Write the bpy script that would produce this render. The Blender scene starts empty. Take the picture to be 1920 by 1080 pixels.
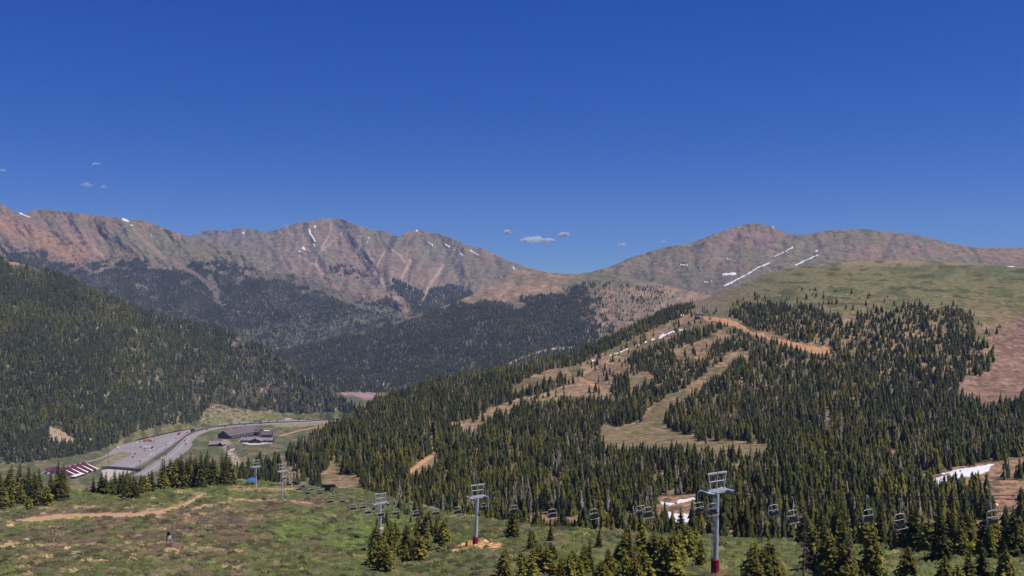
import bpy, bmesh, math, random
import numpy as np
from mathutils import Vector, Matrix

# ---------------------------------------------------------------- camera, sky, sun
S = bpy.context.scene
F = 1663.0                     # focal length in photograph pixels (1920 wide)
R = math.radians
cam = bpy.data.objects.new('camera', bpy.data.cameras.new('camera'))
S.collection.objects.link(cam)
S.camera = cam
cam.location = (0, 0, 0)
cam.rotation_euler = (R(90), 0, 0)
cam.data.sensor_width = 36
cam.data.lens = 36 * F / 1920
cam.data.clip_start = 0.5
cam.data.clip_end = 80000

SUN_AZ, SUN_EL = 100, 60       # azimuth clockwise from the view direction
w = bpy.data.worlds.new('World'); S.world = w; w.use_nodes = True
nt = w.node_tree; nt.nodes.clear()
sky = nt.nodes.new('ShaderNodeTexSky'); sky.sky_type = 'NISHITA'
sky.sun_disc = False; sky.sun_elevation = R(SUN_EL); sky.sun_rotation = R(SUN_AZ)
sky.altitude = 3600; sky.air_density = 1.0; sky.dust_density = 0.0; sky.ozone_density = 4.0
hs = nt.nodes.new('ShaderNodeHueSaturation')
hs.inputs['Saturation'].default_value = 1.80
hs.inputs['Hue'].default_value = .520
hs.inputs['Value'].default_value = 1.21
bg = nt.nodes.new('ShaderNodeBackground'); bg.inputs[1].default_value = 0.085
wo = nt.nodes.new('ShaderNodeOutputWorld')
gm = nt.nodes.new('ShaderNodeGamma'); gm.inputs[1].default_value = .60
nt.links.new(sky.outputs[0], gm.inputs[0]); nt.links.new(gm.outputs[0], hs.inputs['Color']); tn = nt.nodes.new('ShaderNodeVectorMath'); tn.operation = 'MULTIPLY'; tn.inputs[1].default_value = (.60, .97, 1.52)
nt.links.new(hs.outputs[0], tn.inputs[0]); nt.links.new(tn.outputs[0], bg.inputs[0])
nt.links.new(bg.outputs[0], wo.inputs[0])
sl = bpy.data.lights.new('sun', 'SUN'); sl.energy = 5.0; sl.angle = R(0.5); sl.color = (1.0, 0.95, 0.87)
so = bpy.data.objects.new('sun', sl); S.collection.objects.link(so)
sd = Vector((math.sin(R(SUN_AZ)) * math.cos(R(SUN_EL)), math.cos(R(SUN_AZ)) * math.cos(R(SUN_EL)), math.sin(R(SUN_EL))))
so.rotation_euler = sd.to_track_quat('Z', 'Y').to_euler()
S.view_settings.view_transform = 'Standard'
S.view_settings.look = 'None'
S.view_settings.exposure = 0.12
S.view_settings.gamma = 1.0
S.view_settings.use_curve_mapping = False
S.cycles.max_bounces = 4
S.cycles.diffuse_bounces = 2
S.cycles.glossy_bounces = 1
S.cycles.transparent_max_bounces = 14
S.cycles.volume_bounces = 2

rnd = random.Random(7)
rng = np.random.default_rng(11)
A = np.array
C = S.collection

# ---------------------------------------------------------------- helpers: tags, meshes, materials
def tag(o, label=None, cat=None, group=None, kind=None):
    if label: o['label'] = label
    if cat: o['category'] = cat
    if group: o['group'] = group
    if kind: o['kind'] = kind
    return o

def empty(name, loc, rz=0.0):
    o = bpy.data.objects.new(name, None); C.objects.link(o)
    o.location = loc; o.rotation_euler = (0, 0, rz); o.empty_display_size = 1
    return o

def npmesh(name, V, Fc, mat=None, col=None, smooth=False):
    """V (n,3), Fc (m,3 or 4) ints, col (n,3) point colours."""
    me = bpy.data.meshes.new(name)
    k = Fc.shape[1]
    me.vertices.add(len(V)); me.vertices.foreach_set('co', np.ascontiguousarray(V, np.float32).ravel())
    me.loops.add(Fc.size); me.loops.foreach_set('vertex_index', np.ascontiguousarray(Fc, np.int32).ravel())
    me.polygons.add(len(Fc))
    me.polygons.foreach_set('loop_start', np.arange(0, Fc.size, k, dtype=np.int32))
    me.polygons.foreach_set('loop_total', np.full(len(Fc), k, np.int32))
    if smooth: me.polygons.foreach_set('use_smooth', np.ones(len(Fc), bool))
    if col is not None:
        a = me.color_attributes.new('Col', 'FLOAT_COLOR', 'POINT')
        c = np.ones((len(V), 4), np.float32); c[:, :3] = np.clip(col, 0, 1)
        a.data.foreach_set('color', c.ravel())
    me.update(calc_edges=True)
    if mat: me.materials.append(mat)
    return me

def link(name, me, parent=None, loc=None):
    o = bpy.data.objects.new(name, me); C.objects.link(o)
    if parent: o.parent = parent
    if loc is not None: o.location = loc
    return o

class MB:
    """collects boxes, tubes and polygons into one mesh"""
    def __init__(s): s.v = []; s.f = []
    def add(s, vs, fs):
        b = len(s.v); s.v += [tuple(p) for p in vs]; s.f += [tuple(b + i for i in f) for f in fs]; return s
    def box(s, cx, cy, cz, sx, sy, sz, rz=0, rx=0):
        m = Matrix.Rotation(rz, 3, 'Z') @ Matrix.Rotation(rx, 3, 'X')
        vs = [m @ Vector((x * sx / 2, y * sy / 2, z * sz / 2)) + Vector((cx, cy, cz)) for x in (-1, 1) for y in (-1, 1) for z in (-1, 1)]
        return s.add(vs, [(0, 1, 3, 2), (4, 6, 7, 5), (0, 4, 5, 1), (2, 3, 7, 6), (0, 2, 6, 4), (1, 5, 7, 3)])
    def tube(s, pts, r, n=6, r2=None, cap=True):
        pts = [Vector(p) for p in pts]; rings = []
        for i, p in enumerate(pts):
            d = (pts[min(i + 1, len(pts) - 1)] - pts[max(i - 1, 0)]).normalized()
            a = d.orthogonal().normalized() if abs(d.z) < .9 else Vector((1, 0, 0)).cross(d).normalized()
            if abs(d.z) < .9:
                a = Vector((0, 0, 1)).cross(d).normalized()
            b = d.cross(a)
            rr = r if r2 is None else r + (r2 - r) * i / (len(pts) - 1)
            rings.append([p + rr * (math.cos(2 * math.pi * k / n) * a + math.sin(2 * math.pi * k / n) * b) for k in range(n)])
        vs = [q for rg in rings for q in rg]; fs = []
        for i in range(len(pts) - 1):
            for k in range(n):
                k2 = (k + 1) % n
                fs.append((i * n + k, i * n + k2, (i + 1) * n + k2, (i + 1) * n + k))
        if cap: fs += [tuple(range(n - 1, -1, -1)), tuple((len(pts) - 1) * n + k for k in range(n))]
        return s.add(vs, fs)
    def build(s, name, mat, parent=None, bevel=0):
        me = bpy.data.meshes.new(name); me.from_pydata(s.v, [], s.f); me.materials.append(mat)
        if bevel:
            bm = bmesh.new(); bm.from_mesh(me)
            bmesh.ops.bevel(bm, geom=bm.edges[:], offset=bevel, segments=2, affect='EDGES')
            bm.to_mesh(me); bm.free()
        me.update()
        return link(name, me, parent)

def mat(name, color=(.5, .5, .5), rough=.8, metal=0, noise=0.0, nscale=2.0, attr=False, bump=0.0, bscale=1.0, rand=0.0, spec=.2, stretch=None):
    m = bpy.data.materials.new(name); m.use_nodes = True
    t = m.node_tree; N = t.nodes; L = t.links
    p = N['Principled BSDF']; p.inputs['Roughness'].default_value = rough; p.inputs['Metallic'].default_value = metal
    p.inputs['Specular IOR Level'].default_value = spec
    if attr:
        c = N.new('ShaderNodeAttribute'); c.attribute_name = 'Col'; cur = c.outputs['Color']
    else:
        c = N.new('ShaderNodeRGB'); c.outputs[0].default_value = (*color, 1); cur = c.outputs[0]
    if noise:
        tc = N.new('ShaderNodeTexCoord'); co = tc.outputs['Object']
        if stretch:
            mp = N.new('ShaderNodeMapping'); mp.inputs['Scale'].default_value = stretch; L.new(co, mp.inputs[0]); co = mp.outputs[0]
        n = N.new('ShaderNodeTexNoise'); n.inputs['Scale'].default_value = nscale; n.inputs['Detail'].default_value = 6
        n.inputs['Roughness'].default_value = .65
        L.new(co, n.inputs['Vector'])
        mr = N.new('ShaderNodeMapRange'); mr.inputs[1].default_value = .3; mr.inputs[2].default_value = .7
        mr.inputs[3].default_value = 1 - noise; mr.inputs[4].default_value = 1 + noise; L.new(n.outputs[0], mr.inputs[0])
        mx = N.new('ShaderNodeVectorMath'); mx.operation = 'SCALE'; L.new(cur, mx.inputs[0]); L.new(mr.outputs[0], mx.inputs['Scale']); cur = mx.outputs[0]
    if rand:
        oi = N.new('ShaderNodeObjectInfo')
        h = N.new('ShaderNodeHueSaturation'); L.new(cur, h.inputs['Color'])
        a1 = N.new('ShaderNodeMapRange'); a1.inputs[3].default_value = 1 - rand; a1.inputs[4].default_value = 1 + rand; L.new(oi.outputs['Random'], a1.inputs[0])
        L.new(a1.outputs[0], h.inputs['Value'])
        a2 = N.new('ShaderNodeMapRange'); a2.inputs[3].default_value = .485; a2.inputs[4].default_value = .515
        fr = N.new('ShaderNodeMath'); fr.operation = 'FRACT'; mu = N.new('ShaderNodeMath'); mu.operation = 'MULTIPLY'; mu.inputs[1].default_value = 7.13
        L.new(oi.outputs['Random'], mu.inputs[0]); L.new(mu.outputs[0], fr.inputs[0]); L.new(fr.outputs[0], a2.inputs[0]); L.new(a2.outputs[0], h.inputs['Hue'])
        cur = h.outputs[0]
    L.new(cur, p.inputs['Base Color'])
    if bump:
        n2 = N.new('ShaderNodeTexNoise'); n2.inputs['Scale'].default_value = bscale; n2.inputs['Detail'].default_value = 5
        tc2 = N.new('ShaderNodeTexCoord'); L.new(tc2.outputs['Object'], n2.inputs['Vector'])
        b = N.new('ShaderNodeBump'); b.inputs['Strength'].default_value = 1.0; b.inputs['Distance'].default_value = bump
        L.new(n2.outputs[0], b.inputs['Height']); L.new(b.outputs[0], p.inputs['Normal'])
    return m

M_mtn = mat('mountain_rock_and_tundra', attr=True, noise=.34, nscale=.03, bump=34, bscale=.014, rough=.95, spec=.05)
M_hill = mat('hillside_soil', attr=True, noise=.5, nscale=.14, bump=3.5, bscale=.12, rough=.95, spec=.05)
M_near = mat('alpine_meadow', attr=True, noise=.5, nscale=.6, bump=.9, bscale=.4, rough=.95, spec=.05)
M_snow = mat('old_snow', (.68, .66, .68), noise=.22, nscale=.22, rough=.7)
M_fol = mat('conifer_needles', attr=True, rough=.9, spec=.12)
M_folr = mat('spruce_needles', attr=True, rough=.9, spec=.12, rand=.30, noise=.35, nscale=.9)
M_bark = mat('bark', (.10, .075, .055), noise=.3, nscale=3, rough=.95)
M_dirt = mat('tan_dirt', (.42, .25, .145), noise=.22, nscale=.35, bump=.3, bscale=.7, rough=.95, spec=.05)
M_dirt2 = mat('orange_dirt', (.43, .23, .12), noise=.25, nscale=.12, rough=.95, spec=.05)
M_asph = mat('worn_asphalt', (.25, .212, .208), noise=.14, nscale=.03, rough=.9)
M_conc = mat('pale_concrete', (.42, .36, .30), noise=.08, nscale=.1, rough=.9)
M_line = mat('lane_paint', (.62, .60, .56), rough=.8)
M_barrier = mat('concrete_barrier', (.10, .095, .10), noise=.2, nscale=.2)
M_galv = mat('galvanised_steel', (.46, .48, .53), rough=.5, metal=.1, noise=.12, nscale=1.5)
M_galvd = mat('weathered_steel_dark', (.16, .17, .20), rough=.55, metal=.3, noise=.2, nscale=2)
M_pad = mat('maroon_pad', (.22, .018, .035), rough=.7, noise=.15, nscale=2)
M_blk = mat('black_seat_vinyl', (.012, .012, .014), rough=.5)
M_grn = mat('pale_green_paint', (.42, .52, .48), rough=.5)
M_wire = mat('steel_wire_rope', (.08, .08, .09), rough=.6, metal=.5)
M_roofm = mat('maroon_metal_roof', (.085, .012, .035), rough=.6, noise=.2, nscale=.4)
M_white = mat('white_panel', (.74, .72, .66), rough=.6, noise=.06, nscale=.5)
M_roofb = mat('brown_shingle_roof', (.125, .095, .105), rough=.85, noise=.3, nscale=.25)
M_roofp = mat('faded_shingle_roof', (.24, .185, .19), rough=.85, noise=.25, nscale=.25)
M_wallb = mat('dark_timber_wall', (.05, .035, .032), rough=.8, noise=.25, nscale=.4)
M_deck = mat('sun_bleached_deck', (.50, .42, .36), rough=.8, noise=.15, nscale=.3)
M_glass = mat('window_glass', (.03, .045, .06), rough=.15, spec=.6)
M_tent = mat('blue_canopy_cloth', (.03, .13, .42), rough=.7)
M_tyre = mat('tyre_rubber', (.02, .02, .02), rough=.9)
M_rocky = mat('boulder_grey', (.33, .29, .27), rough=.95, noise=.3, nscale=1.2)
CAR = {n: mat('car_paint_' + n, c, rough=.35, spec=.5) for n, c in dict(
    white=(.75, .75, .75), black=(.02, .02, .025), red=(.35, .03, .02), silver=(.4, .4, .42), blue=(.05, .14, .32),
    teal=(.10, .30, .30), yellow=(.75, .42, .03), maroon=(.13, .015, .02), orange=(.65, .16, .04), grey=(.12, .12, .13)).items()}

# ---------------------------------------------------------------- noise and masks
def _h(ix, iy, s):
    n = (ix.astype(np.int64) * 374761393 + iy.astype(np.int64) * 668265263 + s * 974711) & 0xffffffff
    n = ((n ^ (n >> 13)) * 1274126177) & 0xffffffff
    n = ((n ^ (n >> 16)) * 2246822519) & 0xffffffff
    return ((n ^ (n >> 15)) & 0xffffff) / float(0xffffff)

def vn(x, y, s=0):
    ix = np.floor(x); iy = np.floor(y); fx = x - ix; fy = y - iy
    fx = fx * fx * (3 - 2 * fx); fy = fy * fy * (3 - 2 * fy)
    a, b = _h(ix, iy, s), _h(ix + 1, iy, s); c, d = _h(ix, iy + 1, s), _h(ix + 1, iy + 1, s)
    return (a + (b - a) * fx) * (1 - fy) + (c + (d - c) * fx) * fy

def fbm(x, y, o=4, s=0, g=.5):
    r = 0; a = 1; t = 0
    for i in range(o):
        r = r + a * vn(x * 2 ** i + 17.3 * i, y * 2 ** i - 9.1 * i, s + i); t += a; a *= g
    return r / t

def ridge(x, y, o=4, s=0):
    r = 0; a = 1; t = 0
    for i in range(o):
        r = r + a * (1 - np.abs(2 * vn(x * 2 ** i + 5.7 * i, y * 2 ** i, s + i) - 1)); t += a; a *= .5
    return r / t

def inpoly(x, y, P):
    r = np.zeros(x.shape, bool); n = len(P); j = n - 1
    for i in range(n):
        xi, yi = P[i]; xj, yj = P[j]
        if yi != yj:
            c = ((yi > y) != (yj > y)) & (x < (xj - xi) * (y - yi) / (yj - yi) + xi)
            r ^= c
        j = i
    return r

def polys(x, y, PL, wob=3.0, sc=10.0, s=50):
    dx = (fbm(x / sc, y / sc, 3, s) - .5) * 2 * wob; dy = (fbm(x / sc, y / sc, 3, s + 9) - .5) * 2 * wob
    r = np.zeros(x.shape, bool)
    for P in PL: r |= inpoly(x + dx, y + dy, P)
    return r

def stroke(x, y, pts, wd, wob=0, sc=12, s=77):
    """0..1 mask around a polyline; pts are (x, y) or (x, y, width)"""
    if wob:
        x = x + (fbm(x / sc, y / sc, 3, s) - .5) * 2 * wob; y = y + (fbm(x / sc, y / sc, 3, s + 4) - .5) * 2 * wob
    r = np.zeros(x.shape)
    for a, b in zip(pts[:-1], pts[1:]):
        wa = a[2] if len(a) > 2 else wd; wb = b[2] if len(b) > 2 else wd
        dx, dy = b[0] - a[0], b[1] - a[1]; l2 = dx * dx + dy * dy + 1e-9
        t = np.clip(((x - a[0]) * dx + (y - a[1]) * dy) / l2, 0, 1)
        dd = np.hypot(x - a[0] - t * dx, y - a[1] - t * dy); ww = (wa + (wb - wa) * t) / 2
        r = np.maximum(r, np.clip(1.25 - dd / np.maximum(ww, .1) * .75, 0, 1))
    return np.clip(r * 1.5, 0, 1)

def mix(c, d, m):
    m = np.clip(m, 0, 1)
    return c * (1 - m[..., None]) + A(d) * m[..., None]

def sm(a, b, v): 
    t = np.clip((v - a) / (b - a), 0, 1); return t * t * (3 - 2 * t)

# ---------------------------------------------------------------- terrain layers
class Layer:
    """a hillside: distances given on a coarse table of viewing directions, then displaced into relief"""
    def __init__(s, name, cols, rows, tab, crest, base, relief=None, dstep=(1.875, 1.6), px0=-240, px1=2160, back=-.45, backlen=700):
        s.name = name; s.cols = A(cols, float); s.rows = A(rows, float); s.tab = 1.0 / A(tab, float)
        # resample the table and soften its kinks
        ws = getattr(Layer, 'soft', 90)
        c2 = np.arange(s.cols[0], s.cols[-1] + 1, 20.0); r2 = np.arange(s.rows[0], s.rows[-1] + 1, 5.0)
        t1 = A([np.interp(c2, s.cols, r_) for r_ in s.tab]); t2 = A([np.interp(r2, s.rows, t1[:, k]) for k in range(len(c2))]).T
        def blur(M, sg, ax):
            n_ = max(1, int(sg * 2.5)); kx = np.exp(-.5 * (np.arange(-n_, n_ + 1) / sg) ** 2); kx /= kx.sum()
            pad = [(0, 0), (0, 0)]; pad[ax] = (n_, n_); Mp = np.pad(M, pad, mode='reflect', reflect_type='odd') if M.shape[ax] > n_ else np.pad(M, pad, mode='edge')
            return np.apply_along_axis(lambda v: np.convolve(v, kx, 'valid'), ax, Mp)
        t2 = blur(blur(t2, ws / 20.0, 1), 2.0, 0)
        s.cols, s.rows, s.tab = c2, r2, t2
        s.crest = A(crest, float); s.base = A(base, float); s.relief = relief
        nx = int((px1 - px0) / dstep[0]) + 1
        s.px = np.linspace(px0, px1, nx)
        T = s.crest_y(s.px); B = np.interp(s.px, s.base[:, 0], s.base[:, 1])
        B = np.maximum(B, T + 2)
        ny = int(np.max(B - T) / dstep[1]) + 2
        t = np.linspace(0, 1, ny)[:, None]
        s.PY = B[None] * (1 - t) + T[None] * t
        s.PX = np.repeat(s.px[None], ny, 0)
        s.D = s.dist(s.PX, s.PY)
        s.P = np.stack([(s.PX - 960) / F * s.D, s.D, -(s.PY - 540) / F * s.D], -1)
        # back side, falling away behind the crest
        nb = 10
        bk = []
        top = s.P[-1]; d0 = top[:, 1]
        for k in range(1, nb + 1):
            q = (k / nb) ** 1.5; dd = backlen * q
            sc = (d0 + dd) / d0
            z = top[:, 2] + (np.minimum(top[:, 2] / d0, 0) * min(1.0, 1.2 - q * .6) + back * (.12 + q)) * dd
            bk.append(np.stack([top[:, 0] * sc, d0 + dd, z], -1))
        s.V = np.concatenate([s.P, A(bk)], 0)
        s.ny = ny; s.nx = nx
    def crest_y(s, px):
        y = np.interp(px, s.crest[:, 0], s.crest[:, 1])
        am = getattr(s, 'rough', 1.6)
        return y + (fbm(px / 22, px * 0 + len(s.name) * 3.1, 4, 5) - .5) * 2 * am
    def dist(s, px, py):
        px = np.asarray(px, float); py = np.asarray(py, float)
        i = np.clip(np.searchsorted(s.cols, px) - 1, 0, len(s.cols) - 2)
        j = np.clip(np.searchsorted(s.rows, py) - 1, 0, len(s.rows) - 2)
        fx = np.clip((px - s.cols[i]) / (s.cols[i + 1] - s.cols[i]), 0, 1)
        fy = np.clip((py - s.rows[j]) / (s.rows[j + 1] - s.rows[j]), -.6, 1.6)
        T = s.tab
        a = T[j, i] * (1 - fx) + T[j, i + 1] * fx; b = T[j + 1, i] * (1 - fx) + T[j + 1, i + 1] * fx
        inv = np.maximum(a + (b - a) * fy, 1.0 / 9500)
        d = 1 / inv
        if s.relief is not None: d = d * (1 + s.relief(px, py))
        return d
    def at(s, px, py):
        d = float(s.dist(A([px]), A([py]))[0])
        return Vector(((px - 960) / F * d, d, -(py - 540) / F * d))
    def faces(s, rows):
        j, i = np.meshgrid(np.arange(rows - 1), np.arange(s.nx - 1), indexing='ij')
        a = j * s.nx + i
        return np.stack([a, a + 1, a + 1 + s.nx, a + s.nx], -1).reshape(-1, 4)
    def build(s, colfn, material, label, name='hillside'):
        col = colfn(s.PX, s.PY)
        s.col = col
        full = np.concatenate([col, np.repeat(col[-1:], len(s.V) - s.ny, 0)], 0)
        me = npmesh(name, s.V.reshape(-1, 3), s.faces(len(s.V)), material, full.reshape(-1, 3), smooth=True)
        o = link(name, me); tag(o, label, None, None, 'structure'); s.obj = o
        return o
    def patch(s, mask, lift, name, material, label, kind='structure', crop=None):
        """lift the grid cells under the mask off the ground as a sheet of their own, with a skirt"""
        j, i = np.nonzero(mask[:-1, :-1] & mask[1:, 1:] & mask[:-1, 1:] & mask[1:, :-1])
        if len(j) == 0: return None
        a = j * s.nx + i
        Fc = np.stack([a, a + 1, a + 1 + s.nx, a + s.nx], -1)
        u, inv = np.unique(Fc, return_inverse=True)
        V = s.P.reshape(-1, 3)[u].copy(); V[:, 2] += lift
        q = inv.reshape(-1, 4)
        # skirt on the border
        E = np.concatenate([q[:, [0, 1]], q[:, [1, 2]], q[:, [2, 3]], q[:, [3, 0]]])
        key = np.sort(E, 1); _, idx, cnt = np.unique(key, axis=0, return_index=True, return_counts=True)
        be = E[idx[cnt == 1]]
        n = len(V); V2 = np.concatenate([V, V - A([0, 0, lift * 2])])
        sk = np.stack([be[:, 1], be[:, 0], be[:, 0] + n, be[:, 1] + n], -1)
        me = npmesh(name, V2, np.concatenate([q, sk]), material, smooth=False)
        return tag(link(name, me), label, None, None, kind)
    def scatter(s, dens, mask):
        """positions (n,3) and photo coords for trees per square metre under mask (0..1)"""
        P = s.P
        ex = P[:-1, 1:, :2] - P[:-1, :-1, :2]; ey = P[1:, :-1, :2] - P[:-1, :-1, :2]
        area = np.abs(ex[..., 0] * ey[..., 1] - ex[..., 1] * ey[..., 0])
        n = rng.poisson(np.clip(area * dens * mask[:-1, :-1], 0, 40))
        j, i = np.nonzero(n); c = n[j, i]
        j = np.repeat(j, c); i = np.repeat(i, c)
        u = rng.random(len(j)); v = rng.random(len(j))
        def L(G):
            uu = u[:, None] if G.ndim == 3 else u; vv = v[:, None] if G.ndim == 3 else v
            return (G[j, i] * (1 - uu) + G[j, i + 1] * uu) * (1 - vv) + (G[j + 1, i] * (1 - uu) + G[j + 1, i + 1] * uu) * vv
        return L(P), L(s.PX), L(s.PY)

Layer.rough = 1.0
Layer.soft = 40

# ---- near slope
near = Layer('near_slope', [-300, 0, 500, 713, 900, 1345, 1920, 2300], [880, 905, 935, 975, 1018, 1075, 1200, 1500],
    [[520, 520, 520, 520, 470, 410, 350, 340], [455, 460, 475, 470, 420, 370, 315, 300], [390, 398, 415, 412, 362, 318, 280, 270], [305, 312, 335, 362, 300, 268, 240, 230],
     [235, 240, 268, 302, 246, 218, 200, 195], [180, 185, 207, 225, 190, 164, 155, 150], [112, 115, 128, 130, 118, 104, 100, 100], [58, 58, 62, 62, 60, 55, 54, 54]],
    [(-300, 940), (0, 925), (100, 922), (200, 913), (300, 908), (400, 898), (460, 898), (520, 905), (580, 912), (640, 915), (700, 922), (760, 938), (850, 962), (1000, 985),
     (1200, 998), (1400, 1008), (1640, 1022), (1760, 1040), (1920, 1050), (2300, 1060)],
    [(-300, 1500), (2300, 1500)],
    relief=lambda x, y: .010 * (fbm(x / 60, y / 18, 4, 3) - .5) * sm(0, 20, y - 905 + 0 * x) + .004 * (fbm(x / 14, y / 5, 3, 4) - .5),
    dstep=(1.875, 1.7), back=-.30, backlen=180)

TRAIL = [(28, 977, 3), (60, 973, 9), (120, 968, 9), (180, 966, 8), (260, 964, 8), (310, 958, 9), (345, 946, 8), (370, 932, 6), (386, 924, 4)]
def near_trail(x, y): return stroke(x, y, TRAIL, 6, wob=2.6, sc=11) > .5

def near_col(x, y):
    g1 = fbm(x / 90, y / 26, 4, 21); g2 = fbm(x / 30, y / 8, 4, 22); g3 = fbm(x / 12, y / 3.6, 3, 23)
    c = np.empty(x.shape + (3,)); c[:] = (.072, .082, .028)
    c = mix(c, (.080, .092, .026), sm(.45, .62, g1))
    c = mix(c, (.105, .088, .045), sm(.5, .62, g2) * .55)
    c = mix(c, (.030, .038, .016), sm(.50, .66, g3) * sm(.4, .55, g2) * .6)
    c = mix(c, (.085, .112, .03), sm(945, 925, y) * sm(.35, .5, g2) * sm(520, 420, x) * .7)
    c = mix(c, (.082, .066, .050), sm(.52, .64, fbm(x / 70, y / 11, 4, 29)) * .2)
    # rusty low willow on the left, tan grass streaks
    red = sm(.35, .6, .55 * g2 + .45 * g1) * sm(1.15, .35, np.hypot((x - 300) / 380, (y - 992) / 56))
    red = np.maximum(red, sm(1.1, .5, np.hypot((x - 560) / 110, (y - 942) / 9)) * sm(.3, .5, g2 + .1))
    red = np.maximum(red, sm(.56, .66, g2) * sm(900, 1000, x) * .35)
    c = mix(c, (.115, .072, .050), red * .8)
    c = mix(c, (.070, .045, .045), red * sm(.55, .7, g3))
    tan = sm(.53, .66, fbm(x / 44, y / 7, 4, 31)) * sm(.42, .6, g3)
    c = mix(c, (.36, .24, .125), tan * .85 * (.25 + .6 * sm(600, 200, x)))
    c = mix(c, (.30, .20, .10), stroke(x, y, [(430, 915), (480, 918), (560, 917)], 6, wob=3) * .7)
    c = mix(c, (.33, .21, .115), stroke(x, y, [(430, 935), (470, 937), (540, 939), (600, 948)], 3, wob=4) * .6)
    c = mix(c, (.33, .22, .12), stroke(x, y, [(360, 955), (420, 942)], 4, wob=2) * .7)
    c = mix(c, (.088, .108, .034), stroke(x, y, [(560, 985), (640, 990), (760, 985)], 60, wob=34, sc=40) * .6)
    c = mix(c, (.42, .24, .11), stroke(x, y, [(850, 1030), (880, 1020), (935, 1022)], 9, wob=4) * .95)
    c = mix(c, (.085, .098, .035), sm(1000, 1100, x) * sm(1010, 1025, y) * sm(.35, .5, g2) * .7)
    c = mix(c, (.10, .135, .03), stroke(x, y, [(540, 1000), (640, 1008), (720, 1000)], 40, wob=34, sc=40) * sm(.3, .6, g3) * sm(.3, .55, g2 + .1) * .7)
    c = mix(c, (.10, .135, .03), stroke(x, y, [(30, 985), (110, 978), (170, 972)], 10, wob=5) * .7)
    c = mix(c, (.12, .078, .06), sm(.5, .62, fbm(x / 26, y / 5, 4, 35)) * sm(560, 400, x) * sm(940, 965, y) * .6)
    c = mix(c, (.032, .034, .018), sm(.58, .68, fbm(x / 16, y / 3.5, 4, 36)) * .7)
    c = c * 1.3
    c = mix(c, (.30, .16, .09), stroke(x, y, [(1340, 1080), (1350, 1078)], 14, wob=3) * .8)
    return c * (.86 + .28 * g3[..., None])
near.build(near_col, M_near, 'green and rust coloured alpine meadow slope falling away from the camera', 'near_hillside')
near.patch(near_trail(near.PX, near.PY), .05, 'dirt_path', M_dirt, 'pale tan dirt track curving across the near meadow')

# ---- ground under and behind the camera
GV = []; GF = []
for r_ in range(14):
    for c_ in range(25):
        yy = 66 - r_ * 12; xx = (c_ - 12) * 9.0
        GV.append((xx, yy, -9.5 - .42 * yy - (4 if r_ == 0 else 0) if yy > -30 else -9.5 - .42 * yy))
for r_ in range(13):
    for c_ in range(24):
        a_ = r_ * 25 + c_; GF.append((a_, a_ + 25, a_ + 26, a_ + 1))
me = npmesh('ground', A(GV), A(GF), M_near, np.tile(A([[.085, .09, .04]]), (len(GV), 1)), True)
tag(link('ground', me), 'steep meadow ground right below the camera', None, None, 'structure')

# ---- valley floor: a gently falling plane  z = -242 - 0.0265 y
def vd(py): return 402446.0 / (py - 584.0)
def vp(px, py, lift=0.0):
    d = vd(py); return Vector(((px - 960) / F * d, d, -(py - 540) / F * d + lift))
valley = Layer('valley_floor', [-300, 2300], [715, 760, 800, 850, 905, 960], [[vd(y)] * 2 for y in (715, 760, 800, 850, 905, 960)],
    [(-300, 715), (2300, 715)], [(-300, 960), (2300, 960)], px0=-300, px1=1100, dstep=(1.875, 1.2), back=-.05, backlen=1200)
valley.PX, valley.PY = valley.PX, valley.PY
ISLAND = [(178, 874), (205, 856), (225, 849), (245, 850), (243, 856), (225, 862), (208, 872), (200, 881), (183, 882)]
def valley_col(x, y):
    g = fbm(x / 20, y / 5, 4, 61); g2 = fbm(x / 6, y / 2, 3, 62)
    c = np.empty(x.shape + (3,)); c[:] = (.095, .098, .045)
    c = mix(c, (.20, .15, .085), sm(.45, .65, g) * .8)
    c = mix(c, (.06, .075, .03), sm(.5, .7, g2) * .5)
    c = mix(c, (.28, .22, .13), polys(x, y, [ISLAND], 1, 4).astype(float) * .6)
    c = mix(c, (.20, .15, .09), sm(560, 520, -x + 1060) * .0)
    c = mix(c, (.33, .22, .20), stroke(x, y, [(645, 733), (672, 735), (700, 745)], 14, wob=2))
    c = mix(c, (.34, .25, .16), stroke(x, y, [(515, 796), (560, 797), (620, 790)], 6, wob=2) * .6)
    c = mix(c, (.36, .25, .19), stroke(x, y, [(425, 832), (432, 848), (440, 860), (450, 905)], 12, wob=3) * .8)
    return c
valley.build(valley_col, M_hill, 'flat green and tan valley floor around the motorway', 'valley_floor')

# ---- left hill
Layer.soft = 90
CR_L = [(-300, 440), (0, 486), (40, 494), (110, 514), (180, 548), (240, 570), (300, 592), (360, 604), (420, 618), (460, 638), (500, 654), (540, 683), (590, 713), (640, 745), (668, 764), (700, 785), (900, 900)]
BA_L = [(-300, 884), (0, 876), (80, 873), (180, 858), (215, 838), (260, 815), (330, 800), (400, 790), (480, 786), (580, 782), (660, 776), (700, 790), (900, 905)]
def tabL():
    rows = [460, 500, 550, 600, 650, 700, 750, 800, 850, 880]; cols = [-300, 0, 200, 400, 550, 700]
    T = []
    for y in rows:
        r = []
        for x in cols:
            b = np.interp(x, A(BA_L)[:, 0], A(BA_L)[:, 1]); t = np.interp(x, A(CR_L)[:, 0], A(CR_L)[:, 1])
            db = vd(b); dt = db + (b - t) * 2.0
            s_ = (y - t) / max(b - t, 1); s_ = min(max(s_, -.3), 1.3)
            r.append(max(1 / (1 / dt + (1 / db - 1 / dt) * s_), 500))
        T.append(r)
    return cols, rows, T
cL, rL, tL = tabL()
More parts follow.
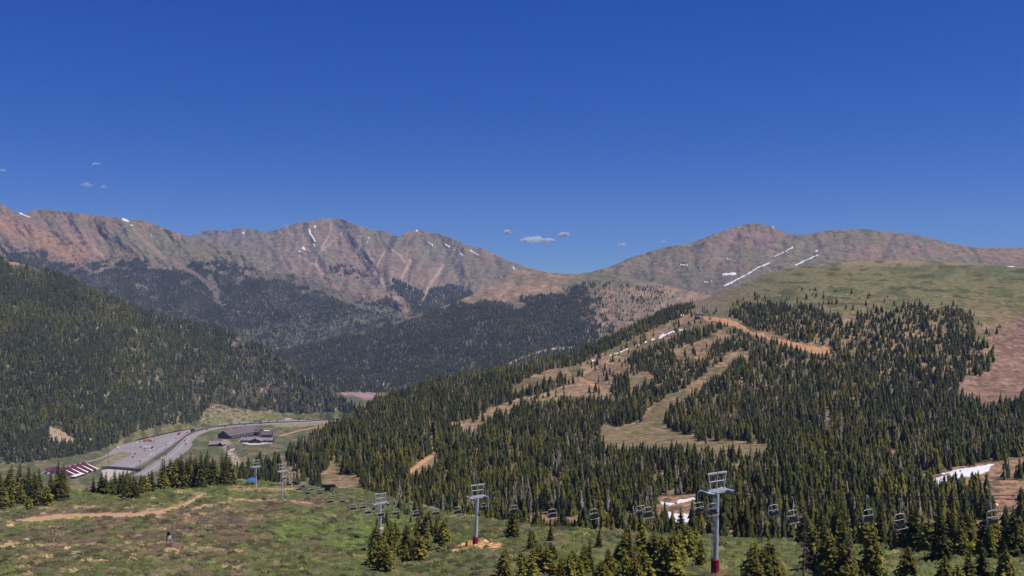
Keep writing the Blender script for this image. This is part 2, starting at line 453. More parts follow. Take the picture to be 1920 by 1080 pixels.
left = Layer('left_hill', cL, rL, tL, CR_L, [(a, b + 8) for a, b in BA_L], relief=lambda x, y: .020 * (fbm(x / 70, y / 110, 3, 8) - .5) * sm(900, 820, y + 40 * (x > 300)), px0=-240, px1=720, back=-.5)
CUT = [(372, 792), (385, 768), (400, 757), (430, 764), (470, 770), (520, 771), (575, 776), (600, 784), (500, 792), (420, 800)]
def left_clear(x, y):
    m = polys(x, y, [CUT, [(90, 800), (105, 802), (135, 820), (150, 832), (120, 832), (92, 828)], [(-20, 484), (20, 492), (60, 500), (75, 510), (30, 505)]], 4, 9, 70)
    m |= (y > np.interp(x, A(BA_L)[:, 0], A(BA_L)[:, 1]) - 6 + 8 * (fbm(x / 9, y / 9, 2, 33) - .5))
    return m
def left_col(x, y):
    g = fbm(x / 14, y / 12, 4, 71); g2 = fbm(x / 5, y / 3, 3, 72)
    c = np.empty(x.shape + (3,)); c[:] = (.075, .068, .038)
    c = mix(c, (.24, .18, .115), sm(.60, .72, g))
    cl = polys(x, y, [CUT], 4, 9, 70)
    c = mix(c, (.085, .105, .04), cl * (y > 772) * 1.0)
    c = mix(c, (.25, .18, .115), cl * sm(.4, .55, g2) * .8)
    c = mix(c, (.36, .25, .17), polys(x, y, [[(90, 800), (105, 802), (135, 820), (150, 832), (120, 832), (92, 828)]], 4, 9, 70) * .8)
    c = mix(c, (.15, .14, .055), (y > np.interp(x, A(BA_L)[:, 0], A(BA_L)[:, 1]) - 8) * sm(.35, .55, g) * .8)
    return c
left.build(left_col, M_hill, 'steep forested hillside on the left above the motorway', 'left_hillside')

# ---- right hill
RR = [480, 500, 520, 550, 600, 650, 700, 750, 800, 850, 900, 950, 1010, 1060]
def colR(a):   # a: {row: distance}
    ks = sorted(a); return [1 / (np.interp(y, ks, [1 / a[k] for k in ks]) - (max(ks[0] - y, 0) * .0000065)) for y in RR]
RC = {300: {840: 800, 900: 640, 950: 520, 1010: 400, 1060: 330},
      520: {800: 900, 855: 700, 900: 600, 950: 480, 1010: 360, 1060: 300},
      640: {750: 1130, 785: 1000, 800: 940, 850: 740, 900: 600, 950: 470, 1010: 350, 1060: 290},
      760: {722: 1060, 750: 960, 800: 810, 850: 690, 900: 580, 950: 460, 1010: 340, 1060: 280},
      980: {660: 1220, 700: 1050, 750: 930, 800: 800, 850: 680, 900: 565, 950: 440, 1010: 325, 1060: 270},
      1200: {580: 1500, 600: 1320, 650: 1120, 700: 1000, 750: 900, 800: 780, 850: 650, 900: 520, 950: 405, 1010: 310, 1060: 262},
      1500: {500: 1480, 520: 1310, 550: 1180, 600: 1060, 650: 975, 700: 895, 750: 812, 800: 720, 850: 600, 900: 470, 950: 375, 1010: 295, 1060: 255},
      1920: {500: 1520, 520: 1350, 550: 1200, 600: 1070, 650: 980, 700: 890, 750: 800, 800: 700, 850: 580, 900: 455, 950: 362, 1010: 288, 1060: 250},
      2300: {500: 1520, 520: 1350, 550: 1200, 600: 1070, 650: 980, 700: 890, 750: 800, 800: 700, 850: 580, 900: 455, 950: 362, 1010: 288, 1060: 250}}
CR_R = [(300, 960), (380, 925), (440, 897), (480, 882), (520, 866), (560, 840), (600, 816), (640, 795), (700, 757), (760, 735), (800, 722), (880, 706), (980, 690), (1060, 668), (1100, 655), (1160, 627),
        (1200, 605), (1235, 590), (1260, 577), (1300, 568), (1340, 553), (1400, 530), (1440, 512), (1500, 500), (1560, 493), (1650, 488), (1760, 490), (1850, 497), (1920, 503), (2300, 520)]
ks = sorted(RC)
right = Layer('right_hill', ks, RR, A([colR(RC[k]) for k in ks]).T, CR_R, [(300, 1010), (700, 1030), (2300, 1075)],
    relief=lambda x, y: .012 * (fbm(x / 60, y / 40, 4, 12) - .5) + .010 * (fbm(x / 70, y / 7, 3, 13) - .5) * sm(620, 560, y) * sm(1300, 1450, x), px0=300, px1=2160, back=-.45)

RUNS = [
    [(1085, 690), (1105, 672), (1140, 660), (1180, 640), (1215, 622), (1250, 606), (1285, 592), (1300, 580), (1345, 585), (1352, 600), (1325, 606), (1290, 615), (1262, 630), (1225, 645), (1195, 655),
     (1178, 668), (1175, 690), (1150, 705), (1145, 722), (1118, 724), (1100, 705)],
    [(958, 728), (1000, 708), (1028, 694), (1065, 690), (1085, 686), (1086, 694), (1060, 700), (1030, 706), (1000, 718), (965, 732)],
    [(838, 800), (850, 792), (890, 785), (920, 766), (960, 751), (1000, 742), (1030, 735), (1055, 722), (1078, 706), (1105, 710), (1128, 726), (1150, 738), (1130, 744), (1095, 742), (1050, 744),
     (1005, 754), (965, 760), (930, 776), (905, 795), (892, 805), (845, 806)],
    [(1372, 665), (1380, 672), (1350, 695), (1325, 712), (1300, 733), (1275, 748), (1255, 765), (1243, 783), (1246, 800), (1262, 812), (1300, 820), (1322, 836), (1370, 828), (1450, 838), (1450, 847), (1380, 850),
     (1300, 847), (1200, 846), (1150, 843), (1124, 832), (1128, 797), (1160, 802), (1200, 792), (1212, 775), (1232, 757), (1262, 738), (1300, 718), (1335, 692)],
    [(1178, 706), (1215, 698), (1228, 704), (1200, 722), (1178, 722)],
    [(1262, 660), (1285, 650), (1312, 640), (1345, 622), (1372, 610), (1384, 622), (1350, 634), (1330, 645), (1325, 668), (1270, 672)],
    [(1362, 663), (1380, 660), (1402, 660), (1402, 668), (1375, 674)],
    [(765, 885), (790, 862), (815, 845), (819, 858), (812, 885), (780, 892)],
    [(806, 812), (812, 812), (813, 842), (806, 842)],
    [(1570, 585), (1605, 582), (1606, 598), (1580, 600)],
    [(960, 858), (966, 858), (963, 905), (954, 905)],
    [(1235, 932), (1295, 930), (1310, 945), (1305, 985), (1240, 985), (1220, 960)],
    [(1750, 892), (1800, 878), (1860, 868), (1940, 855), (1940, 868), (1880, 885), (1860, 905), (1795, 912), (1760, 915)],
    [(1840, 905), (1900, 900), (1940, 905), (1940, 960), (1870, 955)], [(1680, 985), (1700, 978), (1900, 975), (1940, 990), (1800, 1002), (1700, 1000)],
    [(960, 972), (1000, 966), (1150, 974), (1168, 990), (1000, 995)], [(640, 890), (672, 892), (676, 925), (640, 925)],
    [(605, 893), (640, 893), (640, 915), (600, 915)], [(520, 858), (537, 858), (535, 872), (550, 885), (560, 900), (528, 895)],
    [(630, 870), (640, 868), (640, 880), (600, 895), (600, 888)]]
ROAD4 = [(1318, 597, 7), (1345, 600, 9), (1380, 609, 12), (1400, 622, 9), (1440, 634, 8), (1462, 642, 10), (1500, 651, 10), (1548, 660, 13)]
SCREE = [(1800, 770), (1792, 716), (1812, 700), (1850, 700), (1872, 680), (1860, 640), (1880, 610), (1920, 585), (2200, 560), (2200, 780), (1920, 760), (1850, 765)]
FTOP = [(300, 0), (1235, 0), (1290, 560), (1340, 610), (1365, 590), (1385, 575), (1440, 572), (1520, 575), (1560, 592), (1620, 590), (1700, 578), (1800, 580), (1822, 600), (1838, 640), (1866, 668), (1864, 690), (1845, 706),
        (1815, 700), (1795, 716), (1800, 750), (1850, 768), (1920, 752), (2200, 760), (2200, 1200), (300, 1200)]
def right_road(x, y): return stroke(x, y, ROAD4, 10, wob=3.5, sc=9)
def right_forest(x, y):
    m = polys(x, y, [FTOP], 9, 14, 80).astype(float)
    ups = sm(-6, 2, y - np.interp(x, [1280, 1300, 1345, 1400, 1530, 1650, 1800, 1870], [575, 640, 600, 556, 545, 558, 575, 610])) * (x > 1285) * (y < 700)
    m = np.where(m > .5, 1, .16 * ups * (fbm(x / 16, y / 8, 3, 83) > .52) * ~inpoly(x, y, SCREE))
    hh = np.interp(y, [560, 700, 850, 1000], [5, 8, 9, 8])
    rn = polys(x, y, RUNS, 2.5, 8, 81)
    for q in (.5, 1.0, 1.45): rn |= polys(x, y - hh * q, RUNS, 2.5, 8, 81) & (fbm(x / 3.5, y / 9, 2, 82) < 1.25 - .38 * q)
    m *= ~rn
    m *= (stroke(x, y, ROAD4, 10, wob=1.5) < .15) & ((stroke(x, y - 4, ROAD4, 8) < .3) | (fbm(x / 4, y / 4, 2, 88) > .62))
    g = fbm(x / 9, y / 9, 3, 84)
    m *= np.where(g > .76, .15, 1)
    g5 = fbm(x / 26, y / 22, 3, 85); m *= np.where((y > 845) & (g5 > .63), .15, 1)
    m *= np.where((y < 680) & (x > 1550), sm(.78, .5, fbm(x / 10, y / 10, 3, 86)), 1)
    m = np.where(polys(x, y, [RUNS[0], RUNS[2], RUNS[5]], 2.5, 8, 81) & (fbm(x / 5, y / 5, 2, 87) > .60), .30, m)
    return m
def right_col(x, y):
    g = fbm(x / 40, y / 14, 4, 91); g2 = fbm(x / 10, y / 4, 4, 92); g3 = fbm(x / 30, y / 5, 4, 93)
    c = np.empty(x.shape + (3,)); c[:] = (.20, .145, .085)
    c = mix(c, (.28, .175, .10), sm(.45, .6, g2))
    c = mix(c, (.125, .115, .055), sm(.5, .62, g) * .8)
    c = mix(c, (.09, .065, .04), sm(.6, .7, g3) * .6)
    # grass dome above the trees
    dome = sm(620, 560, y) * sm(1280, 1420, x)
    c = mix(c, (.150, .130, .062), dome)
    c = mix(c, (.20, .165, .085), dome * sm(1700, 1300, x) * .55)
    c = mix(c, (.27, .19, .11), dome * sm(505, 492, y) * .6)
    c = mix(c, (.090, .096, .042), dome * sm(.52, .66, g) * .8)
    c = mix(c, (.055, .062, .03), dome * sm(.60, .70, g3) * .8)
    c = mix(c, (.15, .125, .080), sm(1440, 1340, x) * sm(600, 575, y) * sm(1290, 1310, x) * .7)
    c = mix(c, (.27, .18, .11), polys(x, y, [RUNS[2], RUNS[6], RUNS[7]], 2, 8, 95) * .75)
    c = mix(c, (.20, .12, .085), polys(x, y, [[(1085, 700), (1175, 680), (1150, 712), (1118, 724)]], 3, 8, 95) * .7)
    c = mix(c, (.15, .125, .06), (inpoly(x, y, RUNS[3]) & (y > 770)) * sm(.35, .55, g2) * .7)
    sc = polys(x, y, [SCREE], 6, 14, 96).astype(float)
    c = mix(c, (.195, .118, .082), sc)
    c = mix(c, (.25, .155, .11), sc * sm(.5, .68, fbm(x / 20 + y / 30, y / 9, 4, 98)))
    c = mix(c, (.13, .09, .075), sc * sm(.64, .7, fbm(x / 4, y / 3, 2, 89)) * .8)
    c = mix(c, (.15, .085, .07), sc * sm(.56, .66, g2) * sm(700, 640, y))
    c = mix(c, (.30, .17, .11), polys(x, y, RUNS[11:16], 3, 9, 97) * .8)
    c = mix(c, (.13, .085, .06), polys(x, y, RUNS[11:16], 3, 9, 97) * sm(.5, .65, g2))
    c = mix(c, (.40, .22, .11), stroke(x, y, [(1085, 707), (1100, 716), (1122, 727)], 4))
    c = mix(c, (.34, .22, .13), stroke(x, y, [(1090, 702), (1130, 680), (1160, 668)], 5))
    return c
right.build(right_col, M_hill, 'right hillside with ski runs, grassy dome and red scree', 'right_hillside')
rd = right_road(right.PX, right.PY) > .5
right.patch(rd | (stroke(right.PX, right.PY, [(770, 884), (790, 868), (815, 850)], 7, wob=1) > .5), .35, 'dirt_road', M_dirt2, 'orange dirt service road cut across the right hillside')
SN_R = [stroke(right.PX, right.PY, p, w_, wob=1.5, sc=6) > .5 for p, w_ in [
    ([(1101, 679), (1116, 675)], 3), ([(1142, 667), (1165, 660), (1180, 653)], 2.6), ([(1192, 649), (1200, 646), (1212, 641)], 3.4), ([(1222, 638), (1232, 634)], 3), ([(1236, 633), (1256, 627)], 5), ([(1238, 630), (1262, 622), (1285, 617)], 4),
    ([(1275, 593), (1288, 587)], 5), ([(1325, 608), (1340, 604)], 3), ([(1755, 904), (1790, 893), (1830, 886), (1850, 880)], 11), ([(1765, 890), (1800, 882), (1862, 872)], 3.5), ([(1247, 968), (1268, 972), (1300, 974)], 14),
    ([(1238, 944), (1262, 946)], 4), ([(1270, 942), (1300, 936)], 5), ([(1825, 945), (1870, 948)], 3), ([(1740, 1058), (1755, 1058)], 3), ([(420, 905), (424, 905)], 1), ([(1145, 680), (1152, 683)], 2.5), ([(790, 955), (812, 957)], 8)]]
msk = np.zeros_like(SN_R[0])
_n = fbm(right.PX / 5, right.PY / 3, 3, 99) < .60
for q in SN_R: msk |= q & (_n | (right.PY > 860))
right.patch(msk, .4, 'snow', M_snow, 'leftover white snow strips on the runs and gully of the right hillside', 'stuff')

# ---- mid ridge
mid = Layer('mid_ridge', [400, 560, 700, 850, 1000, 1200, 1500], [495, 520, 560, 600, 650, 700, 745],
    [[4300] * 2 + [4200, 4100, 3950, 3900, 3900], [4200, 4150, 4050, 3950, 3750, 3700, 3700], [4000, 3950, 3850, 3650, 3400, 3350, 3350], [3700, 3600, 3500, 3300, 3150, 3100, 3100], [3300, 3250, 3150, 3050, 2950, 2900, 2900],
     [2950, 2900, 2850, 2800, 2750, 2700, 2700], [2650, 2640, 2620, 2600, 2580, 2560, 2550]],
    [(400, 720), (500, 668), (540, 655), (600, 641), (700, 616), (800, 586), (860, 564), (900, 546), (960, 517), (990, 503), (1030, 511), (1075, 514), (1120, 510), (1160, 516), (1200, 525), (1260, 538), (1320, 552), (1500, 580)],
    [(400, 750), (1500, 750)], relief=lambda x, y: .022 * (ridge(x / 110 + y / 200, y / 160, 3, 15) - .5), px0=400, px1=1460, back=-.5)
MF = [(400, 760), (400, 690), (530, 655), (600, 640), (700, 617), (800, 588), (850, 573), (885, 577), (930, 572), (990, 556), (1025, 560), (1040, 548), (1100, 540), (1170, 540), (1230, 575), (1230, 605), (1230, 640), (1150, 660), (1500, 680), (1500, 760)]
MF2 = [(1188, 553), (1200, 545), (1260, 548), (1265, 562), (1225, 568), (1195, 562)]
def mid_forest(x, y):
    m = polys(x, y, [MF, MF2], 14, 30, 100).astype(float)
    m *= np.where(fbm(x / 8, y / 8, 3, 101) > .70, .3, 1); m *= 1 - .92 * sm(1080, 1215, x + .45 * (590 - y) + 150 * (fbm(x / 20, y / 14, 3, 106) - .5)); m *= np.where(fbm(x / 11, y / 7, 3, 107) < .60 * sm(1040, 1160, x + .3 * (600 - y)), .12, 1)
    m *= ~polys(x, y, [[(962, 570), (985, 570), (985, 582), (962, 582)]], 3, 6)
    m = np.maximum(m, .14 * (sm(530, 560, y) * (x > 1030) * (x < 1260)) * (fbm(x / 9, y / 5, 3, 103) > .5))
    m = np.maximum(m, .25 * stroke(x, y, [(1060, 545), (1100, 532), (1150, 533), (1190, 540), (1240, 548)], 6, wob=6) * (fbm(x / 6, y / 5, 2, 104) > .45))
    m *= 1 - stroke(x, y, [(955, 682), (1000, 664), (1030, 655), (1075, 652)], 3.4)
    return m
def mid_col(x, y):
    g = fbm(x / 30, y / 14, 4, 111); g2 = ridge(x / 16 + y / 18, y / 22, 3, 112)
    c = np.empty(x.shape + (3,)); c[:] = (.215, .145, .09)
    c = mix(c, (.29, .185, .12), sm(.5, .7, g2) * .8)
    c = mix(c, (.13, .12, .065), sm(1040, 1110, x) * sm(1240, 1180, x + (y - 510)) * sm(548, 535, y) * .9)
    c = mix(c, (.13, .115, .07), sm(.5, .62, g) * .6)
    c = mix(c, (.33, .20, .10), stroke(x, y, [(1030, 517), (1075, 519)], 5, wob=3) * .5)
    c = mix(c, (.205, .145, .095), sm(1135, 1160, x) * sm(565, 580, y) * .9)
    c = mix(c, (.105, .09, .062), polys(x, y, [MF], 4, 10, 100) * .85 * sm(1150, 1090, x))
    c = mix(c, (.36, .28, .20), stroke(x, y, [(955, 682), (1000, 664), (1030, 655), (1075, 652)], 3))
    c = mix(c, (.38, .27, .17), polys(x, y, [[(708, 720), (728, 718), (730, 728), (712, 730)]], 1, 5) * 1.0)
    return c
mid.build(mid_col, M_mtn, 'dark forested ridge rising to a tan knoll in the middle distance', 'middle_ridge')

# ---- right mountain
rmtn = Layer('right_mountain', [900, 1100, 1300, 1500, 1920, 2300], [410, 440, 470, 500, 540, 580, 640],
    [[5400, 5400, 5100, 5000, 5000, 5200], [5200, 5200, 4900, 4750, 4750, 5000], [5000, 5000, 4650, 4450, 4450, 4700], [4700, 4700, 4350, 4150, 4150, 4400], [4400, 4300, 4000, 3850, 3850, 4000], [4000, 3900, 3600, 3500, 3500, 3600], [3500, 3400, 3200, 3100, 3100, 3200]],
    [(900, 560), (1000, 535), (1060, 519), (1110, 510), (1140, 501), (1180, 484), (1240, 465), (1290, 457), (1340, 439), (1380, 425), (1400, 420), (1415, 418), (1445, 424), (1480, 439), (1500, 441), (1520, 438), (1560, 431), (1620, 429),
     (1680, 436), (1730, 442), (1780, 456), (1830, 464), (1920, 464), (2000, 470), (2300, 500)], [(900, 645), (2300, 645)],
    relief=lambda x, y: .035 * (ridge(x / 75 + y / 140, y / 150, 4, 17) - .5) + .016 * (fbm(x / 16 - y / 40, y / 34, 5, 18, .62) - .5), px0=900, px1=2160, back=-.6, backlen=1500)
def rmtn_col(x, y):
    g = fbm(x / 50, y / 22, 4, 121); g2 = ridge(x / 22 - y / 30, y / 40, 4, 122); g3 = fbm(x / 8, y / 5, 3, 123)
    c = np.empty(x.shape + (3,)); c[:] = (.170, .128, .076)
    c = mix(c, (.146, .126, .074), sm(.36, .55, g))
    c = mix(c, (.205, .142, .098), sm(.55, .75, g2) * .6)
    c = mix(c, (.25, .14, .09), stroke(x, y, [(1600, 470), (1660, 478), (1740, 472), (1800, 470), (1920, 478)], 22, wob=12) * sm(.42, .6, g3) * .85)
    c = mix(c, (.22, .135, .105), stroke(x, y, [(1360, 440), (1400, 450), (1440, 445)], 30, wob=12) * .7)
    c = mix(c, (.075, .06, .052), sm(.60, .72, g3) * sm(.5, .6, g2) * .6)
    c = mix(c, (.10, .085, .065), sm(490, 540, y) * .4)
    return c
rmtn.build(rmtn_col, M_mtn, 'brown and olive treeless mountain with twin summits on the right', 'right_mountain')
X_, Y_ = rmtn.PX, rmtn.PY
m = np.zeros(X_.shape, bool)
for p, w_ in [([(1486, 464), (1470, 474), (1452, 481)], 3.0), ([(1442, 494), (1422, 502), (1395, 518), (1357, 537)], 3.1), ([(1532, 479), (1512, 488), (1490, 498)], 3.0), ([(1528, 471), (1533, 470)], 2.5), ([(1426, 501), (1444, 493)], 3),
              ([(1355, 516), (1378, 513)], 4.5), ([(1320, 529), (1327, 529)], 2.8), ([(1362, 486), (1369, 486)], 2.5), ([(1275, 497), (1290, 498)], 2.6), ([(1333, 528), (1338, 529)], 2), ([(1430, 421), (1458, 429)], 1.5), ([(1478, 513), (1480, 513)], 2),
              ([(1455, 480), (1440, 490)], 1.8), ([(1888, 500), (1900, 500)], 2.5), ([(1850, 501), (1870, 501)], 1.5)]:
    m |= stroke(X_, Y_, p, w_, wob=.8, sc=6) > .5
rmtn.patch(m, 2.0, 'snow', M_snow, 'thin white snow streaks on the right mountain', 'stuff')

# ---- left mountain
CR_LM = [(-300, 330), (-60, 350), (0, 380), (25, 396), (42, 401), (60, 395), (85, 392), (110, 395), (150, 400), (195, 405), (240, 411), (265, 412), (300, 425), (330, 436), (355, 444), (380, 453), (420, 467), (460, 481), (500, 495), (540, 509), (580, 525), (620, 541),
         (660, 553), (700, 565), (740, 580), (780, 600), (830, 628), (900, 665)]
lmtn = Layer('left_mountain', [-300, 100, 400, 600, 800, 1000], [370, 400, 450, 500, 550, 600, 650, 710],
    [[5500, 5500, 5400, 5300, 5300, 5300], [5200, 5250, 5200, 5200, 5200, 5200], [4850, 4900, 4950, 4900, 4900, 4900], [4500, 4500, 4600, 4600, 4500, 4500], [4100, 4100, 4200, 4200, 4150, 4100], [3700, 3700, 3750, 3800, 3800, 3700], [3300, 3300, 3350, 3400, 3400, 3400], [2900] * 4 + [2950, 2950]],
    CR_LM, [(-300, 715), (1000, 715)],
    relief=lambda x, y: .034 * (ridge(x / 95 - y / 160 + .5 * fbm(x / 60, y / 60, 2, 1), y / 150, 4, 19) - .5) + .016 * (fbm(x / 18 - y / 30, y / 36, 5, 20, .62) - .5), px0=-240, px1=900, back=-.6, backlen=1500)
CH = [([(248, 425), (275, 455), (305, 480), (340, 500), (372, 518), (400, 545), (408, 568)], 7), ([(150, 440), (180, 470), (192, 480)], 5), ([(55, 420), (90, 450), (120, 465), (152, 480)], 14), ([(392, 520), (405, 545), (405, 565)], 9)]
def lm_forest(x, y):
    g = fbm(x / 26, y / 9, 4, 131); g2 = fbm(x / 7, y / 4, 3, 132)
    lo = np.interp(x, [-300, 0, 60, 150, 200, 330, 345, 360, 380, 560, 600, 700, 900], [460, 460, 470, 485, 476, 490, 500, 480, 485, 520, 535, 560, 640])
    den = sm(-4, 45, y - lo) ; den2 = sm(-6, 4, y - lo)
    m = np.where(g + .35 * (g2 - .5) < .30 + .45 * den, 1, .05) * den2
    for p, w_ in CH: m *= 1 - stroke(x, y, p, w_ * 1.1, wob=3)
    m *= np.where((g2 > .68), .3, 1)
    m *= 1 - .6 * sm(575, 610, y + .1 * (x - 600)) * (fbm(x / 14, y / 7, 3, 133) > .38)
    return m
def lmtn_col(x, y):
    g = fbm(x / 60, y / 26, 4, 141); g2 = ridge(x / 26 - y / 22, y / 60, 4, 142); g3 = fbm(x / 9, y / 6, 3, 143)
    c = np.empty(x.shape + (3,)); c[:] = (.178, .124, .076)
    c = mix(c, (.148, .128, .076), sm(.42, .58, g + .15 * sm(200, 350, x)))
    c = mix(c, (.24, .13, .095), sm(.52, .72, g2) * sm(300, 120, x) * .35)
    c = mix(c, (.30, .155, .085), stroke(x, y, [(-10, 410), (40, 432), (90, 450), (150, 480)], 26, wob=10) * .8)
    c = mix(c, (.30, .17, .12), stroke(x, y, [(150, 438), (180, 468), (192, 480)], 5, wob=2) * .9)
    c = mix(c, (.27, .15, .12), stroke(x, y, [(120, 420), (160, 450), (170, 470)], 20, wob=8) * .6)
    c = mix(c, (.27, .145, .10), stroke(x, y, [(270, 425), (310, 435), (340, 442)], 12, wob=5) * sm(.4, .6, g3) * .8)
    c = mix(c, (.09, .065, .055), sm(.58, .70, g3) * stroke(x, y, [(80, 440), (120, 455), (150, 460)], 24, wob=8) * .8)
    c = mix(c, (.22, .155, .11), stroke(x, y, CH[0][0], 6, wob=1.5) * .9)
    c = mix(c, (.19, .16, .09), stroke(x, y, CH[3][0], 8, wob=2) * .9)
    c = mix(c, (.12, .09, .075), sm(480, 520, y) * .7)
    c = mix(c, (.21, .145, .12), sm(480, 500, y) * sm(530, 505, y) * sm(.5, .6, g3) * .8)
    c = mix(c, (.11, .12, .07), stroke(x, y, [(300, 560), (340, 580), (420, 620), (500, 640), (620, 630), (720, 600)], 60, wob=14) * .8)
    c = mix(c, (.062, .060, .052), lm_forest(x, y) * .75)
    c = mix(c, (.17, .15, .085), stroke(x, y, [(288, 555), (310, 565), (350, 592)], 4, wob=1))
    c = mix(c, (.40, .36, .30), stroke(x, y, [(515, 653), (540, 651)], 3))
    return c
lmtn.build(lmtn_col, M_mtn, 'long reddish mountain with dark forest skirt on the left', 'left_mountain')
X_, Y_ = lmtn.PX, lmtn.PY
m = np.zeros(X_.shape, bool)
for p, w_ in [([(36, 399), (48, 405), (55, 408)], 3.2), ([(24, 394), (30, 396)], 2), ([(230, 411), (240, 415)], 4), ([(244, 422), (252, 424)], 2), ([(283, 441), (286, 443)], 1.6)]:
    m |= stroke(X_, Y_, p, w_, wob=.8, sc=6) > .5
lmtn.patch(m, 2.5, 'snow', M_snow, 'small white snow patches along the left mountain crest', 'stuff')

# ---- central mountain
cmtn = Layer('central_mountain', [200, 400, 600, 800, 1000, 1300], [405, 430, 460, 500, 550, 600, 670],
    [[7200, 7000, 6500, 6500, 6500, 6500], [6900, 6700, 6300, 6250, 6300, 6300], [6500, 6400, 6000, 5900, 6000, 6000], [6000, 5900, 5550, 5450, 5600, 5700], [5300, 5300, 5000, 4950, 5100, 5200], [4700, 4700, 4500, 4500, 4600, 4700], [4200] * 6],
    [(200, 480), (353, 447), (400, 451), (440, 451), (480, 443), (500, 436), (540, 424), (560, 418), (590, 413), (612, 409.5), (640, 410), (655, 417), (675, 424), (700, 431), (722, 433), (735, 440), (750, 444), (762, 434), (780, 431), (795, 433), (810, 437), (822, 437), (850, 448),
     (880, 461), (905, 466), (930, 478), (960, 491), (990, 501), (1030, 512), (1075, 518), (1130, 530), (1300, 570)], [(200, 680), (1300, 680)],
    relief=lambda x, y: .042 * (ridge(x / 80 + .6 * fbm(x / 50, y / 50, 2, 2), y / 170, 4, 24) - .5) + .018 * (fbm(x / 16 + (y - 450) / 40 * np.sign(x - 760), y / 34, 5, 25, .62) - .5)
        - .022 * stroke(x, y, [(760, 436), (745, 470), (740, 520), (748, 560)], 26) + .02 * stroke(x, y, [(612, 412), (640, 470), (680, 520)], 40) + .018 * stroke(x, y, [(800, 435), (830, 490), (850, 540)], 40), px0=200, px1=1260, back=-.6, backlen=1500)
GUL = [([(622, 420), (612, 450), (600, 472)], 3), ([(645, 432), (615, 460), (600, 472)], 2.6), ([(600, 472), (590, 495), (600, 508), (615, 520)], 3.6), ([(560, 478), (580, 492), (592, 498)], 3), ([(690, 470), (700, 492), (705, 515)], 4), ([(722, 470), (710, 490), (704, 505)], 3),
       ([(704, 512), (715, 525), (724, 540), (728, 552), (745, 562)], 5), ([(832, 498), (820, 515), (805, 535), (797, 556)], 5), ([(770, 488), (760, 510), (752, 525)], 4), ([(736, 468), (750, 480), (760, 492)], 3)]
def cm_forest(x, y):
    lo = np.interp(x, [200, 480, 560, 620, 660, 700, 728, 735, 745, 790, 797, 803, 860, 885, 900, 1300], [500, 505, 540, 552, 562, 570, 552, 522, 530, 545, 560, 540, 536, 552, 560, 600])
    g = fbm(x / 8, y / 5, 3, 151)
    m = np.where(sm(-8, 10, y - lo) > g, 1, 0.)
    m = np.maximum(m, (inpoly(x, y, [(615, 500), (650, 495), (680, 512), (690, 520), (660, 525), (620, 515)]) & (g > .52)) * .7)
    m *= 1 - stroke(x, y, GUL[6][0], 8) ; m *= 1 - stroke(x, y, GUL[7][0], 5)
    m *= 1 - stroke(x, y, [(735, 555), (750, 565), (760, 585)], 12)
    return m
def cmtn_col(x, y):
    g = fbm(x / 50, y / 24, 4, 161); g2 = ridge(x / 20 + (y - 450) / 40 * np.sign(x - 760), y / 70, 4, 162); g3 = fbm(x / 8, y / 6, 3, 163)
    c = np.empty(x.shape + (3,)); c[:] = (.190, .130, .084)
    c = mix(c, (.152, .130, .082), sm(.44, .6, g) * .85)
    c = mix(c, (.13, .12, .075), sm(570, 500, x) * .8)
    c = mix(c, (.235, .160, .115), sm(.55, .75, g2) * .6)
    c = mix(c, (.095, .07, .065), sm(.60, .72, g3) * .6)
    c = mix(c, (.135, .118, .08), stroke(x, y, [(810, 445), (850, 475), (900, 510)], 44, wob=12) * .6)
    for p, w_ in GUL: c = mix(c, (.36, .25, .19), stroke(x, y, p, w_, wob=2.5) * .7)
    return c
cmtn.build(cmtn_col, M_mtn, 'reddish twin-peaked mountain with gullies in the centre distance', 'central_mountain')
X_, Y_ = cmtn.PX, cmtn.PY
m = np.zeros(X_.shape, bool)
for p, w_ in [([(580, 431), (582, 440), (587, 447), (590, 453)], 4.6), ([(590, 426), (591, 425)], 4.5), ([(593, 421), (595, 420)], 2), ([(588, 458), (589, 462)], 3.6), ([(568, 466), (571, 468)], 5), ([(560, 471), (562, 472)], 4), ([(690, 447), (694, 445)], 3), ([(688, 456), (691, 452)], 3),
              ([(686, 471), (687, 473)], 2.4), ([(685, 488), (688, 491)], 2.2), ([(780, 431), (782, 434)], 3.5), ([(776, 440), (779, 437)], 2.2), ([(803, 454), (812, 461)], 2.6), ([(835, 459), (843, 464)], 3.2), ([(848, 467), (852, 469)], 2), ([(862, 475), (868, 480)], 3), ([(882, 470), (897, 479)], 2.6),
              ([(961, 500), (966, 507)], 2.6), ([(748, 484), (749, 485)], 2)]:
    m |= stroke(X_, Y_, p, w_, wob=.8, sc=6) > .5
cmtn.patch(m, 2.5, 'snow', M_snow, 'small snow patches in the gullies of the twin-peaked mountain', 'stuff')

# ---- distant hump between them
fmtn = Layer('far_hump', [200, 400, 700], [425, 450, 480], [[8000] * 3, [7700] * 3, [7300] * 3],
    [(200, 470), (340, 450), (355, 443), (375, 436), (395, 431), (425, 432), (440, 429), (455, 427), (475, 430), (495, 434), (520, 442), (700, 480)], [(200, 485), (700, 485)], relief=lambda x, y: .03 * (ridge(x / 30, y / 60, 3, 27) - .5), px0=200, px1=700, back=-.5, backlen=1000)
def fmtn_col(x, y):
    g = ridge(x / 14, y / 12, 3, 171)
    c = np.empty(x.shape + (3,)); c[:] = (.20, .12, .10)
    c = mix(c, (.12, .11, .075), sm(.5, .7, g)); return mix(c, (.7, .7, .7), stroke(x, y, [(455, 436), (457, 437)], 2.2))
fmtn.build(fmtn_col, M_mtn, 'low reddish hump of a farther mountain behind the central saddle', 'distant_mountain')

